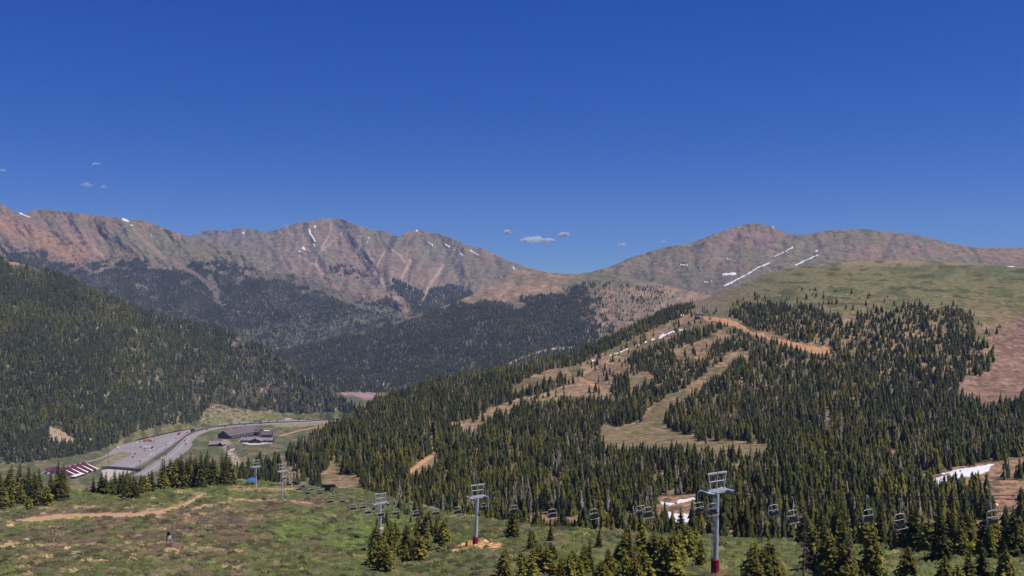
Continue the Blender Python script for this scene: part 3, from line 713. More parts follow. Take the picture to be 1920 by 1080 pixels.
# ---- broad base sheet so that nothing floats when seen from another side
BV = A([(-9000, -400, -460), (9000, -400, -460), (9000, 9400, -460), (-9000, 9400, -460)], float)
tag(link('terrain_base', npmesh('terrain_base', BV, A([[0, 1, 2, 3]]), M_hill, np.tile(A([[.09, .09, .05]]), (4, 1)))), 'low ground of the side valleys', None, None, 'structure')

# ---------------------------------------------------------------- conifers
def star_tree(K, m, seed, full=False, trunk=False):
    """unit-height conifer: K ragged tiers; returns verts, faces, shade"""
    r = random.Random(seed); V = []; Fq = []; sh = []
    for k in range(K):
        t = k / (K - .2)
        z0 = .08 + .80 * t; zt = min(1.0, z0 + (1.05 - z0) * (.42 if K > 3 else .55) + .04)
        if k == K - 1: zt = 1.0
        rad = (1 - z0) ** .85 * .20 * r.uniform(.85, 1.15) + .012
        b = len(V); off = r.uniform(0, 6.28)
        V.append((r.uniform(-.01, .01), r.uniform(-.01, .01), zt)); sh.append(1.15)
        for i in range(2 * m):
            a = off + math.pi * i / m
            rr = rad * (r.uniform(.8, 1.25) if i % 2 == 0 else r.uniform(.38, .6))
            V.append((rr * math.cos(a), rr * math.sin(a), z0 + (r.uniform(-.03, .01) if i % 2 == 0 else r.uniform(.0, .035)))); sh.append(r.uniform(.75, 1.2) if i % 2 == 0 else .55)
        for i in range(2 * m): Fq.append((b, b + 1 + i, b + 1 + (i + 1) % (2 * m)))
    if trunk:
        b = len(V)
        for z, rr in ((-.12, .016), (.16, .012)):
            for i in range(3):
                a = 2.09 * i; V.append((rr * math.cos(a), rr * math.sin(a), z)); sh.append(-1)
        for i in range(3):
            j = (i + 1) % 3; Fq += [(b + i, b + j, b + 3 + j), (b + i, b + 3 + j, b + 3 + i)]
    return A(V), A(Fq), A(sh)

def branch_tree(seed, K=26, dens=1.0, wid=.19, power=.8, gaps=.1, bushy=False, dead=False):
    """near conifer crown at unit height made of many drooping needle sprays"""
    r = random.Random(seed); V = []; Fq = []; col = []
    lop = r.uniform(0, 6.28)
    for k in range(K):
        t = k / K; z = .05 + .93 * t
        R0 = wid * (1 - t) ** power * (1 + .18 * math.sin(k * 1.7 + seed)) + .012
        if bushy: R0 = wid * min(1, (1 - t) * 2.1) ** .8 * (.85 + .3 * r.random()) + .012
        nb = max(5, int((13 if not dead else 6) * dens * (1 - .55 * t)))
        off = r.uniform(0, 6.28)
        for i in range(nb):
            if r.random() < gaps: continue
            a = off + 6.283 * i / nb + r.uniform(-.25, .25)
            L_ = R0 * r.uniform(.7, 1.22) * (1 + .18 * math.cos(a - lop))
            zz = z + r.uniform(-.018, .018)
            ca, sa = math.cos(a), math.sin(a)
            droop = L_ * r.uniform(.10, .55) - (.15 * L_ if t > .6 else 0)
            c0 = r.uniform(.65, 1.3)
            # a spray: 3 segments of paired side sprigs
            nseg = 2 if dead else 3
            for q in range(nseg):
                f0 = q / nseg; f1 = (q + 1.25) / nseg
                wq = L_ * (.34 if q < nseg - 1 else .24) * r.uniform(.8, 1.2) * (.25 if dead else 1)
                p0 = (ca * L_ * f0, sa * L_ * f0, zz - droop * f0 * f0 + .006)
                p1 = (ca * L_ * min(f1, 1.05), sa * L_ * min(f1, 1.05), zz - droop * f1 * f1)
                b = len(V)
                for sgn in (-1, 1):
                    b = len(V)
                    side = (ca * L_ * (f0 + .6 / nseg) - sa * wq * sgn, sa * L_ * (f0 + .6 / nseg) + ca * wq * sgn, zz - droop * (f0 + .3) ** 2 - wq * r.uniform(.25, .65))
                    V += [p0, side, p1]; Fq.append((b, b + 1, b + 2) if sgn < 0 else (b, b + 2, b + 1))
                    cc = c0 * r.uniform(.8, 1.2)
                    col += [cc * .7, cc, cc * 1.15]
    # leader
    b = len(V); V += [(.012, 0, .92), (-.006, .01, .92), (-.006, -.01, .92), (0, 0, 1.0)]; Fq += [(b, b + 1, b + 3), (b + 1, b + 2, b + 3), (b + 2, b, b + 3)]; col += [1, 1, 1, 1]
    return A(V), A(Fq), A(col)

PAL = A([(.056, .058, .013), (.046, .052, .014), (.078, .074, .014), (.034, .042, .015), (.110, .096, .018)])
def grow(templates, P, H, W, hue, dead, name, label, dark=1.0):
    """all trees of a wood in one mesh"""
    VV = []; FF = []; CC = []; b = 0
    tid = rng.integers(0, len(templates), len(P))
    ang = rng.random(len(P)) * 6.283
    base = PAL[np.clip((hue * len(PAL)).astype(int), 0, len(PAL) - 1)] * dark * rng.uniform(.62, 1.4, (len(P), 1)) * (.72 + .56 * fbm(P[:, 0] / 90, P[:, 1] / 90, 3, 46))[:, None]
    base = np.where(dead[:, None], A([(.19, .15, .125)]) * rng.uniform(.7, 1.3, (len(P), 1)), base)
    lean = rng.normal(0, .035, (len(P), 2))
    for k, (v, f, sh) in enumerate(templates):
        ix = np.nonzero(tid == k)[0]
        if not len(ix): continue
        c, s_ = np.cos(ang[ix])[:, None], np.sin(ang[ix])[:, None]
        x = v[None, :, 0] * W[ix][:, None]; y = v[None, :, 1] * W[ix][:, None]; z = v[None, :, 2] * H[ix][:, None]
        X = P[ix, 0][:, None] + x * c - y * s_ + z * lean[ix, 0][:, None]; Y = P[ix, 1][:, None] + x * s_ + y * c + z * lean[ix, 1][:, None]; Z = P[ix, 2][:, None] + z
        VV.append(np.stack([X, Y, Z], -1).reshape(-1, 3))
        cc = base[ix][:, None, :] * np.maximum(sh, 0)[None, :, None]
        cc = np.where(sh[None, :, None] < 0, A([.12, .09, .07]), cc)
        CC.append(cc.reshape(-1, 3))
        FF.append((f[None] + (np.arange(len(ix)) * len(v))[:, None, None] + b).reshape(-1, 3)); b += len(ix) * len(v)
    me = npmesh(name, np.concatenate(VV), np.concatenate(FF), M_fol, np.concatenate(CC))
    o = link(name, me); return tag(o, label, None, None, 'stuff')

T_far = [star_tree(2, 2, s) for s in range(5)]
T_mid = [star_tree(3, 3, 20 + s) for s in range(6)]
T_near = [star_tree(7, 4, 40 + s, trunk=True) for s in range(8)]

def wood(L_, dens, mask, hr, tmpl, label, deadfn, wr=(.9, 1.3), dark=1.0, clampd=None):
    P, px, py = L_.scatter(dens, mask(L_.PX, L_.PY))
    n = len(P); H = rng.uniform(hr[0], hr[1], n) * (.75 + .5 * vn(px / 12, py / 12, 7)); W = H * rng.uniform(wr[0], wr[1], n)
    hue = np.clip(fbm(px / 60, py / 40, 3, 9) * 1.6 - .3 + rng.normal(0, .22, n), 0, .999)
    dead = rng.random(n) < deadfn(px, py)
    H = np.where(dead, H * .85, H); W = np.where(dead, W * .7, W)
    print(label[:40], n)
    grow(tmpl, P - A([0, 0, .25]), H, W, hue, dead, 'conifer_forest', label, dark)
    return n

wood(cmtn, .014, lambda x, y: cm_forest(x, y), (12, 20), T_far, 'distant dark forest at the foot of the twin-peaked mountain', lambda x, y: .05 + 0 * x, wr=(1.2, 1.6), dark=.42)
wood(lmtn, .034, lambda x, y: lm_forest(x, y) * (y < 690) * (y < np.interp(x, A(CR_L)[:, 0], A(CR_L)[:, 1]) + 10), (9, 13), T_far, 'bluish forest covering the lower flank of the left mountain', lambda x, y: .04 + .26 * (fbm(x / 40, y / 18, 3, 6) > .52) * (y > 515), wr=(1.1, 1.5), dark=.42)
wood(mid, .034, lambda x, y: mid_forest(x, y) * (y < np.interp(x, A(CR_R)[:, 0], A(CR_R)[:, 1]) + 14), (9, 14), T_mid, 'dark conifer forest on the middle ridge', lambda x, y: .03 + .07 * (fbm(x / 30, y / 20, 3, 16) > .55), wr=(.95, 1.3), dark=.52)
def lf(x, y):
    m = 1.0 * ~left_clear(x, y)
    g = fbm(x / 10, y / 14, 3, 34); bias = .10 * sm(150, 450, x) * sm(560, 700, y) + .05
    m *= np.where(g > .80 - bias, .12, 1)
    for a, b, w_ in [(118, 623, 4), (145, 642, 9), (187, 573, 5), (200, 577, 5), (255, 624, 8), (268, 624, 8), (247, 640, 7), (267, 658, 7), (262, 680, 5), (308, 648, 7), (292, 597, 5), (457, 638, 7), (30, 498, 12), (60, 505, 12), (78, 508, 8), (300, 697, 9), (298, 716, 7), (370, 712, 9), (366, 752, 12), (330, 782, 14), (404, 735, 8), (10, 680, 6), (75, 683, 5)]:
        m *= 1 - .9 * stroke(x, y, [(a, b - 3), (a + 2, b + 6)], w_, wob=3)
    return m
wood(left, .050, lf, (9, 16), T_mid, 'dense dark green conifer forest on the left hillside', lambda x, y: .03 + .35 * sm(250, 560, x) * sm(600, 740, y) * (fbm(x / 18, y / 18, 3, 44) > .42), wr=(.9, 1.25), dark=.74)
print('tree meshes done')

# right hill: the nearest trees become things of their own together with those of the near slope
P_r, px_r, py_r = right.scatter(.052, right_forest(right.PX, right.PY))
keep = ~((px_r < 700) & (py_r > np.interp(px_r, [300, 700], [905, 925])))
P_r, px_r, py_r = P_r[keep], px_r[keep], py_r[keep]
far_ = py_r < 620
H_r = rng.uniform(8, 14, len(P_r)) * np.interp(py_r, [560, 620, 720, 850], [.62, .72, .86, 1]) * np.where(py_r > 900, .92, 1) * (.8 + .4 * vn(px_r / 14, py_r / 14, 3)) * np.where(rng.random(len(P_r)) < .2, .6, 1)
dead_r = rng.random(len(P_r)) < .05 + .13 * (fbm(px_r / 25, py_r / 25, 3, 45) > .55)
# near slope stands
STANDS = [   # polygon of tree feet, how many, heights, kind weights (spruce, olive pine, dead), name of the stand
    ([(-60, 935), (60, 925), (130, 928), (128, 945), (60, 952), (-60, 962)], 32, (11, 17), (1, .5, .03), 'left edge clump beside the striped-roof building'),
    ([(155, 925), (230, 918), (312, 914), (310, 926), (235, 932), (170, 928)], 26, (8, 12), (1, .5, .02), 'clump below the pale concrete plaza'),
    ([(300, 912), (360, 904), (437, 902), (432, 910), (330, 918)], 36, (13, 19), (1, .6, .02), 'tall clump standing over the motorway bend'),
    ([(215, 925), (250, 922), (262, 938), (228, 938)], 5, (10, 12), (1, .1, 0), 'dark knot of spruces above the dirt track'),
    ([(690, 1062), (712, 1030), (745, 1010), (800, 1000), (838, 1005), (828, 1030), (770, 1062), (735, 1075)], 30, (6, 10.5), (.5, 1, .08), 'stand around the foot of the third lift tower'),
    ([(940, 1075), (985, 1050), (1050, 1045), (1180, 1052), (1180, 1110), (960, 1110)], 34, (4.5, 8), (.25, 1, .06), 'bushy olive stand left of the tallest lift tower'),
    ([(1170, 1050), (1235, 1030), (1320, 1030), (1318, 1060), (1215, 1120), (1170, 1120)], 28, (6.5, 10.5), (.3, 1, .06), 'tall yellow-green stand left of the tallest lift tower'),
    ([(1375, 1100), (1400, 1085), (1470, 1085), (1490, 1110), (1400, 1125)], 8, (7.5, 10), (.2, 1, .05), 'round clump just right of the tallest lift tower'),
    ([(1500, 1095), (1525, 1055), (1600, 1045), (1645, 1062), (1640, 1115), (1520, 1120)], 18, (7.5, 12.5), (.3, 1, .35), 'mixed live and grey stand at the bottom right'),
    ([(1500, 1030), (1650, 1028), (1735, 1035), (1880, 1048), (1925, 1052), (1925, 1030), (1640, 1005), (1500, 1012)], 34, (6.5, 11.5), (1, .5, .2), 'row behind the green strip at the right'),
    ([(1640, 1098), (1700, 1085), (1780, 1092), (1920, 1090), (1925, 1115), (1640, 1115)], 10, (5.5, 8.5), (.4, 1, .1), 'small firs on the bottom edge at the right'),
    ([(930, 1062), (1000, 1040), (1180, 1035), (1330, 1045), (1330, 1085), (1180, 1085), (1000, 1085)], 14, (2.6, 4.8), (.1, 1, .03), 'low bushy band left of the tallest tower'),
    ([(1360, 1085), (1500, 1080), (1700, 1090), (1700, 1110), (1380, 1110)], 6, (2.6, 5), (.1, 1, .05), 'low bushy band right of the tallest tower'),
    ([(955, 1018), (1000, 1012), (1180, 1010), (1180, 1030), (960, 1035)], 6, (4, 7), (1, .6, .1), 'scattered small trees beside the brown gully'),
]
# templates of individual near trees: (crown mesh, trunk mesh)
def spruce_col(c, a, b): return np.clip(A(a)[None] * c[:, None] + (A(b) - A(a))[None] * np.clip(c - .9, 0, 1)[:, None] * 1.2, 0, 1)
KIND = {'spruce': [], 'pine': [], 'dead': []}
for k in range(6):
    v, f, c = branch_tree(100 + k, K=28, wid=[.17, .2, .155, .185, .21, .15][k], power=[.75, .85, .7, .9, .8, .75][k])
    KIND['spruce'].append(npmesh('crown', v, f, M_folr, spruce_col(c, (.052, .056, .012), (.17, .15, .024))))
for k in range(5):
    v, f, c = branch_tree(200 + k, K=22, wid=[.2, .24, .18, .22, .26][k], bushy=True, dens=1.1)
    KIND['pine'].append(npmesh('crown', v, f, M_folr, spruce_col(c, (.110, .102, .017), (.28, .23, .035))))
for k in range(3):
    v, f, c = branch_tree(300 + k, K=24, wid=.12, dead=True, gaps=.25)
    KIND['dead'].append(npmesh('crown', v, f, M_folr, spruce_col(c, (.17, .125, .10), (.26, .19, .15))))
mb = MB(); mb.tube([(0, 0, -.12), (0, 0, .3), (.003, 0, .7), (0, 0, .97)], .016, 7, .003); TR = mb.build('trunk', M_bark); trunk_me = TR.data; bpy.data.objects.remove(TR)
NAMES = {'spruce': ('spruce_tree', 'dark spruce'), 'pine': ('pine_tree', 'yellow-green pine'), 'dead': ('dead_tree', 'dead conifer')}
def plant(kind, P, h, label, group, wf=1.0):
    nm, _ = NAMES[kind]
    o = empty(nm, P, rnd.uniform(0, 6.28)); tag(o, label, 'tree', group)
    wv = h * wf * rnd.uniform(.9, 1.15)
    for part, me in (('trunk', trunk_me), ('crown', rnd.choice(KIND[kind]))):
        q = bpy.data.objects.new(part, me); C.objects.link(q); q.parent = o; q.scale = (wv, wv, h)
    o.rotation_euler = (rnd.gauss(0, .02), rnd.gauss(0, .02), o.rotation_euler[2])
    return o
ntree = 0
for poly, n, hr, wk, where in STANDS:
    xs = [p[0] for p in poly]; ys = [p[1] for p in poly]; k = 0; done = []
    while k < n:
        x, y = rnd.uniform(min(xs), max(xs)), rnd.uniform(min(ys), max(ys))
        if not inpoly(A([x]), A([y]), poly)[0]: continue
        k += 1
        kind = rnd.choices(['spruce', 'pine', 'dead'], wk)[0]
        d = NAMES[kind][1]
        h = rnd.uniform(*hr) * (.8 if kind == 'pine' else 1)
        p = near.at(x, y); p.z -= .2
        th = 'left part' if x < min(xs) + (max(xs) - min(xs)) / 3 else 'right part' if x > max(xs) - (max(xs) - min(xs)) / 3 else 'middle'
        hc = 'tall' if h > hr[0] + .66 * (hr[1] - hr[0]) else 'short' if h < hr[0] + .33 * (hr[1] - hr[0]) else 'mid-height'
        plant(kind, p, h, f'{hc} {d}, {th} of the {where}', d + 's in the ' + where)
        ntree += 1
# a few trees one can point at
for x, y, h, kind, lab in [(704, 1032, 8.5, 'pine', 'yellow-green tree just left of the third lift tower mast'), (722, 1030, 7.5, 'pine', 'yellow-green tree just right of the third lift tower mast'), (713, 1040, 6.5, 'spruce', 'small dark spruce hiding the foot of the third lift tower'), (1762, 1052, 12.5, 'spruce', 'big dark spruce with a shadowed base at the edge of the green strip'), (1842, 1092, 7.2, 'spruce', 'small lone fir with open crown on the green strip at the bottom right'),
                           (1275, 1018, 9.5, 'spruce', 'broad dark spruce just below the snow patch left of the tallest tower'), (963, 1008, 10, 'spruce', 'lone dark spruce standing under a lift chair at the meadow edge'),
                           (56, 955, 5.5, 'pine', 'small yellow-green fir in front of the left edge clump'), (875, 1024, 2.4, 'spruce', 'tiny dark shrub-like fir at the foot of the second lift tower'),
                           (684, 948, 5.5, 'dead', 'broken brown dead snag in the meadow below the forest edge'), (820, 1000, 7.0, 'spruce', 'pointed dark spruce beside the third lift tower stand'), (1440, 1100, 8.6, 'pine', 'rounded yellow-green tree right of the tallest tower foot')]:
    p = near.at(x, y); p.z -= .2; plant(kind, p, h, lab, None, 1.15); ntree += 1
# the nearest right-hill trees, up to 300 in all
CH_PX = [(700, 'third lift tower'), (770, 'small chairs right of the third tower'), (858, 'chair just left of the second tower'), (895, 'second lift tower'), (963, 'chair above the lone spruce'), (1035, 'chair near the lone spruce'), (1113, 'chair hanging alone'), (1208, 'overlapping pair of chairs'),
         (1270, 'snow patch left of the tallest tower'), (1345, 'tallest lift tower'), (1468, 'close pair of chairs'), (1560, 'gap between the two chair pairs'), (1627, 'squarish chair'), (1686, 'open chair'), (1780, 'gap left of the rightmost chair'), (1860, 'rightmost chair'), (1915, 'right picture edge')]
order = np.argsort(P_r[:, 1]); nx_ = max(0, 299 - ntree)
for i in order[:nx_]:
    kind = 'dead' if dead_r[i] else ('pine' if rnd.random() < .25 else 'spruce')
    side = 'right of the tallest lift tower' if px_r[i] > 1345 else 'between the second and the tallest lift tower' if px_r[i] > 900 else 'left of the second lift tower'
    d = NAMES[kind][1]; hc = 'tall' if H_r[i] > 10.5 else 'short' if H_r[i] < 8 else 'mid-height'
    nb = min(CH_PX, key=lambda q: abs(q[0] - px_r[i]))
    plant(kind, Vector(P_r[i]) - Vector((0, 0, .2)), float(H_r[i]), f'{hc} {d} in the gully {"beneath" if py_r[i] > 975 else "beyond"} the {nb[1]}', d + 's along the gully ' + side)
rest = np.ones(len(P_r), bool); rest[order[:nx_]] = False
hue = np.clip(fbm(px_r / 60, py_r / 40, 3, 9) * 1.5 - .2 + rng.normal(0, .2, len(P_r)), 0, .999)
W_r = H_r * rng.uniform(.7, 1.35, len(P_r)); W_r = np.where(dead_r, W_r * .6, W_r)
print('right hill', rest.sum(), 'individual', ntree + nx_)
grow(T_near, (P_r - A([0, 0, .25]))[rest], H_r[rest], W_r[rest], hue[rest], dead_r[rest], 'conifer_forest', 'dense conifer forest between the ski runs of the right hillside', .85)

# ---------------------------------------------------------------- low willow scrub on the near slope
def scrub():
    m = 1.0 * ~near_trail(near.PX, near.PY) * (near.PY < 1180)
    g = fbm(near.PX / 40, near.PY / 10, 3, 22); m *= np.where(g > .48, 1, .25)
    P, px, py = near.scatter(.24, m)
    r = random.Random(5); T = []
    for k in range(5):
        V = []; Fq = []
        for i in range(9):
            a = r.uniform(0, 6.28); rr = r.uniform(.1, .8); cx, cy = rr * math.cos(a), rr * math.sin(a); hh = r.uniform(.45, 1) * (1.1 - .5 * rr)
            b = len(V); s_ = r.uniform(.25, .5); a2 = r.uniform(0, 6.28)
            V += [(cx, cy, hh)] + [(cx + s_ * math.cos(a2 + 2.09 * q), cy + s_ * math.sin(a2 + 2.09 * q), hh * r.uniform(0, .45) - .1) for q in range(3)]
            Fq += [(b, b + 1, b + 2), (b, b + 2, b + 3), (b, b + 3, b + 1)]
        T.append((A(V), A(Fq)))
    VV = []; FF = []; CC = []; b = 0
    col = near_col(px, py) * rng.uniform(.45, 1.35, (len(P), 1))
    tid = rng.integers(0, 5, len(P)); sc = rng.uniform(.4, 1.35, len(P)); ang = rng.random(len(P)) * 6.28
    for k, (v, f) in enumerate(T):
        ix = np.nonzero(tid == k)[0]; c, s_ = np.cos(ang[ix])[:, None], np.sin(ang[ix])[:, None]; q = sc[ix][:, None]
        X = P[ix, 0][:, None] + (v[:, 0] * c - v[:, 1] * s_) * q * 1.3; Y = P[ix, 1][:, None] + (v[:, 0] * s_ + v[:, 1] * c) * q * 1.3; Z = P[ix, 2][:, None] + v[None, :, 2] * q * .8
        VV.append(np.stack([X, Y, Z], -1).reshape(-1, 3)); CC.append(np.repeat(col[ix], len(v), 0)); FF.append((f[None] + (np.arange(len(ix)) * len(v))[:, None, None] + b).reshape(-1, 3)); b += len(ix) * len(v)
    me = npmesh('undergrowth', np.concatenate(VV), np.concatenate(FF), M_fol, np.concatenate(CC))
    tag(link('undergrowth', me), 'low green and rusty willow scrub covering the near meadow', None, None, 'stuff'); print('scrub', len(P))
scrub()

# ---------------------------------------------------------------- roads on the valley floor
def vsheet(pts, lift, name, material, label, kind='structure'):
    bm = bmesh.new(); vs = [bm.verts.new(vp(x, y, lift)) for x, y in pts]; f = bm.faces.new(vs)
    bmesh.ops.triangulate(bm, faces=[f])
    me = bpy.data.meshes.new(name); bm.to_mesh(me); bm.free(); me.materials.append(material)
    o = link(name, me); return tag(o, label, None, None, kind)
def vstrip(pts, name, material, label, lift, kind='structure', height=0):
    """pts (px, py, half width in metres) along the road"""
    C_ = [vp(p[0], p[1], lift) for p in pts]; V = []; Fq = []
    # smooth
    for i, c in enumerate(C_):
        d = (C_[min(i + 1, len(C_) - 1)] - C_[max(i - 1, 0)]); d.z = 0; d.normalize(); n = Vector((-d.y, d.x, 0)); wd = pts[i][2]
        V += [c + n * wd, c - n * wd]
        if height: V += [c - n * wd + Vector((0, 0, height)), c + n * wd + Vector((0, 0, height))]
    q = 4 if height else 2
    for i in range(len(C_) - 1):
        a = i * q; b = a + q
        if height:
            for k in range(4): Fq.append((a + k, a + (k + 1) % 4, b + (k + 1) % 4, b + k))
        else: Fq.append((a, a + 1, b + 1, b))
    me = bpy.data.meshes.new(name); me.from_pydata([tuple(v) for v in V], [], Fq); me.materials.append(material)
    return tag(link(name, me), label, None, None, kind)
def spline(P, n=8):
    out = []; P = [A(p, float) for p in P]
    for i in range(len(P) - 1):
        p0, p1, p2, p3 = P[max(i - 1, 0)], P[i], P[i + 1], P[min(i + 2, len(P) - 1)]
        for k in range(n):
            t = k / n; out.append(.5 * ((2 * p1) + (-p0 + p2) * t + (2 * p0 - 5 * p1 + 4 * p2 - p3) * t * t + (-p0 + 3 * p1 - 3 * p2 + p3) * t ** 3))
    out.append(P[-1]); return [tuple(o) for o in out]
UP = spline([(225, 886), (262, 866), (300, 843), (322, 828), (345, 812), (368, 803), (400, 797.5), (450, 793), (500, 791), (560, 788.5), (640, 784.5)])
LO = spline([(262, 893), (296, 872), (330, 848), (348, 830), (363, 817), (385, 808), (420, 801.5), (480, 796.5), (550, 793.5), (640, 788.5)])
vsheet([(204, 849), (218, 838), (236, 827), (262, 819), (290, 812.5), (318, 808.5), (345, 807.5), (345, 812), (322, 828), (300, 843), (262, 866), (232, 884), (196, 884), (207, 872), (226, 862), (243, 856), (246, 850), (226, 848.5), (206, 855)], .25, 'parking_road', M_asph, 'grey truck parking area beside the motorway')
vstrip([(x, y, 10.5) for x, y in UP], 'motorway_road', M_asph, 'upper carriageway of the motorway through the valley', .45)
vstrip([(x, y, 10.5) for x, y in LO], 'motorway_road', M_asph, 'lower carriageway of the motorway through the valley', .40)
vsheet([(322, 856), (345, 835), (352, 828), (362, 833), (355, 842), (330, 862), (300, 882), (285, 886)], .30, 'motorway_road', M_asph, 'wide paved shoulder beside the lower carriageway')
MID = spline([(243, 889.5), (279, 869), (314, 846), (335, 829), (354, 814.5), (377, 805.5), (410, 799.5), (465, 794.7), (520, 792.2), (560, 790.9), (640, 786.3)])
vstrip([(x, y, 1.0) for x, y in MID], 'median_wall', M_barrier, 'dark concrete median wall between the carriageways', .3, 'structure', 1.3)
for nm, ln, off in (('upper', UP, 1), ('lower', LO, 1)):
    vstrip([(x, y - .0, .30) for x, y in ln], 'road_marking', M_line, f'white lane line along the {nm} carriageway', .52)
vstrip([(x, y, 3.6) for x, y in spline([(60, 893), (100, 881), (140, 872), (180, 862), (208, 851), (222, 840)])], 'access_road', M_asph, 'narrow access road curving behind the striped-roof building', .25)
vstrip([(x, y, 4) for x, y in spline([(525, 818), (560, 808), (600, 800.5), (640, 794)])], 'frontage_road', M_dirt, 'tan frontage road beside the lodge', .25)
vsheet([(190, 883), (203, 880), (235, 882.5), (248, 884), (236, 894), (215, 905), (200, 903), (192, 895)], .55, 'plaza_pavement', M_conc, 'pale concrete plaza above the tunnel mouth')
vstrip([(x, y, 2.2) for x, y in [(190, 880), (203, 879.2), (235, 881.5), (262, 884)]], 'portal_wall', M_barrier, 'dark retaining wall along the back of the pale plaza', .2, 'structure', 4)
vsheet([(642, 733), (650, 728), (668, 727), (685, 731), (705, 742), (700, 748), (680, 748), (655, 740)], 1.0, 'parking_road', mat('reddish_gravel', (.30, .19, .18), noise=.3, nscale=.02), 'reddish gravel lot far down the valley')

# ---------------------------------------------------------------- vehicles
def road_dir(px, py):
    best = min(range(len(UP) - 1), key=lambda i: (UP[i][0] - px) ** 2 + (UP[i][1] - py) ** 2)
    a, b = vp(*UP[best]), vp(*UP[min(best + 1, len(UP) - 1)]); return math.atan2(b.y - a.y, b.x - a.x)
def car_mesh(colour, kind):
    mb = MB(); L_, W_, h = {'car': (4.6, 1.9, .75), 'van': (5.6, 2.1, 1.2), 'pickup': (5.8, 2.0, .85)}[kind]
    mb.box(0, 0, .35 + h / 2, L_, W_, h)
    if kind == 'car': mb.add([(-1.9, -.85, 1.1), (1.5, -.85, 1.1), (1.5, .85, 1.1), (-1.9, .85, 1.1), (-1.3, -.7, 1.65), (.7, -.7, 1.65), (.7, .7, 1.65), (-1.3, .7, 1.65)], [(0, 1, 5, 4), (1, 2, 6, 5), (2, 3, 7, 6), (3, 0, 4, 7), (4, 5, 6, 7)])
    elif kind == 'van': mb.add([(-2.75, -1, 1.55), (2.1, -1, 1.55), (2.1, 1, 1.55), (-2.75, 1, 1.55), (-2.7, -.9, 2.5), (1.4, -.9, 2.5), (1.4, .9, 2.5), (-2.7, .9, 2.5)], [(0, 1, 5, 4), (1, 2, 6, 5), (2, 3, 7, 6), (3, 0, 4, 7), (4, 5, 6, 7)])
    else: mb.add([(-.6, -.9, 1.2), (1.5, -.9, 1.2), (1.5, .9, 1.2), (-.6, .9, 1.2), (-.4, -.75, 1.85), (.8, -.75, 1.85), (.8, .75, 1.85), (-.4, .75, 1.85)], [(0, 1, 5, 4), (1, 2, 6, 5), (2, 3, 7, 6), (3, 0, 4, 7), (4, 5, 6, 7)])
    return mb
def vehicle(px, py, kind, colour, label, head=None, c2=None):
    p = vp(px, py, .5); a = road_dir(px, py) if head is None else head
    if kind == 'semi':
        o = empty('semi_truck', p, a); tag(o, label, 'truck', 'trucks on and beside the motorway')
        b = MB(); b.box(7.6, 0, 1.9, 2.6, 2.5, 2.6); b.box(9.4, 0, 1.3, 1.4, 2.2, 1.4); b.box(8.2, 0, .75, 4.5, 1.2, .3); b.build('cab', CAR[colour], o)
        b = MB(); b.box(-.6, 0, 2.7, 13.2, 2.6, 2.9); b.build('trailer', CAR[c2 or 'white'], o)
        b = MB()
        for x in (-6.2, -5, 5.4, 6.5, 9.4):
            for s_ in (-1, 1): b.tube([(x, s_ * 1.25, .5), (x, s_ * .85, .5)], .5, 10)
        b.build('wheels', M_tyre, o)
        return o
    nm = {'car': 'car', 'van': 'van', 'pickup': 'pickup_truck'}[kind]
    o = empty(nm, p, a); tag(o, label, nm.replace('_', ' '), 'cars and vans on and beside the motorway')
    car_mesh(colour, kind).build('body', CAR[colour], o)
    for x in (-1.45, 1.45):
        for s_ in (-1, 1): MB().tube([(x, s_ * 1.0, .36), (x, s_ * .72, .36)], .36, 8).build('wheel', M_tyre, o)
    zr = {'car': 1.38, 'van': 2.05, 'pickup': 1.55}[kind]
    MB().box(.0 if kind != 'pickup' else .35, 0, zr, {'car': 2.5, 'van': 3.6, 'pickup': 1.5}[kind], 1.66 if kind != 'van' else 1.95, .28).build('window_band', M_glass, o)
    return o
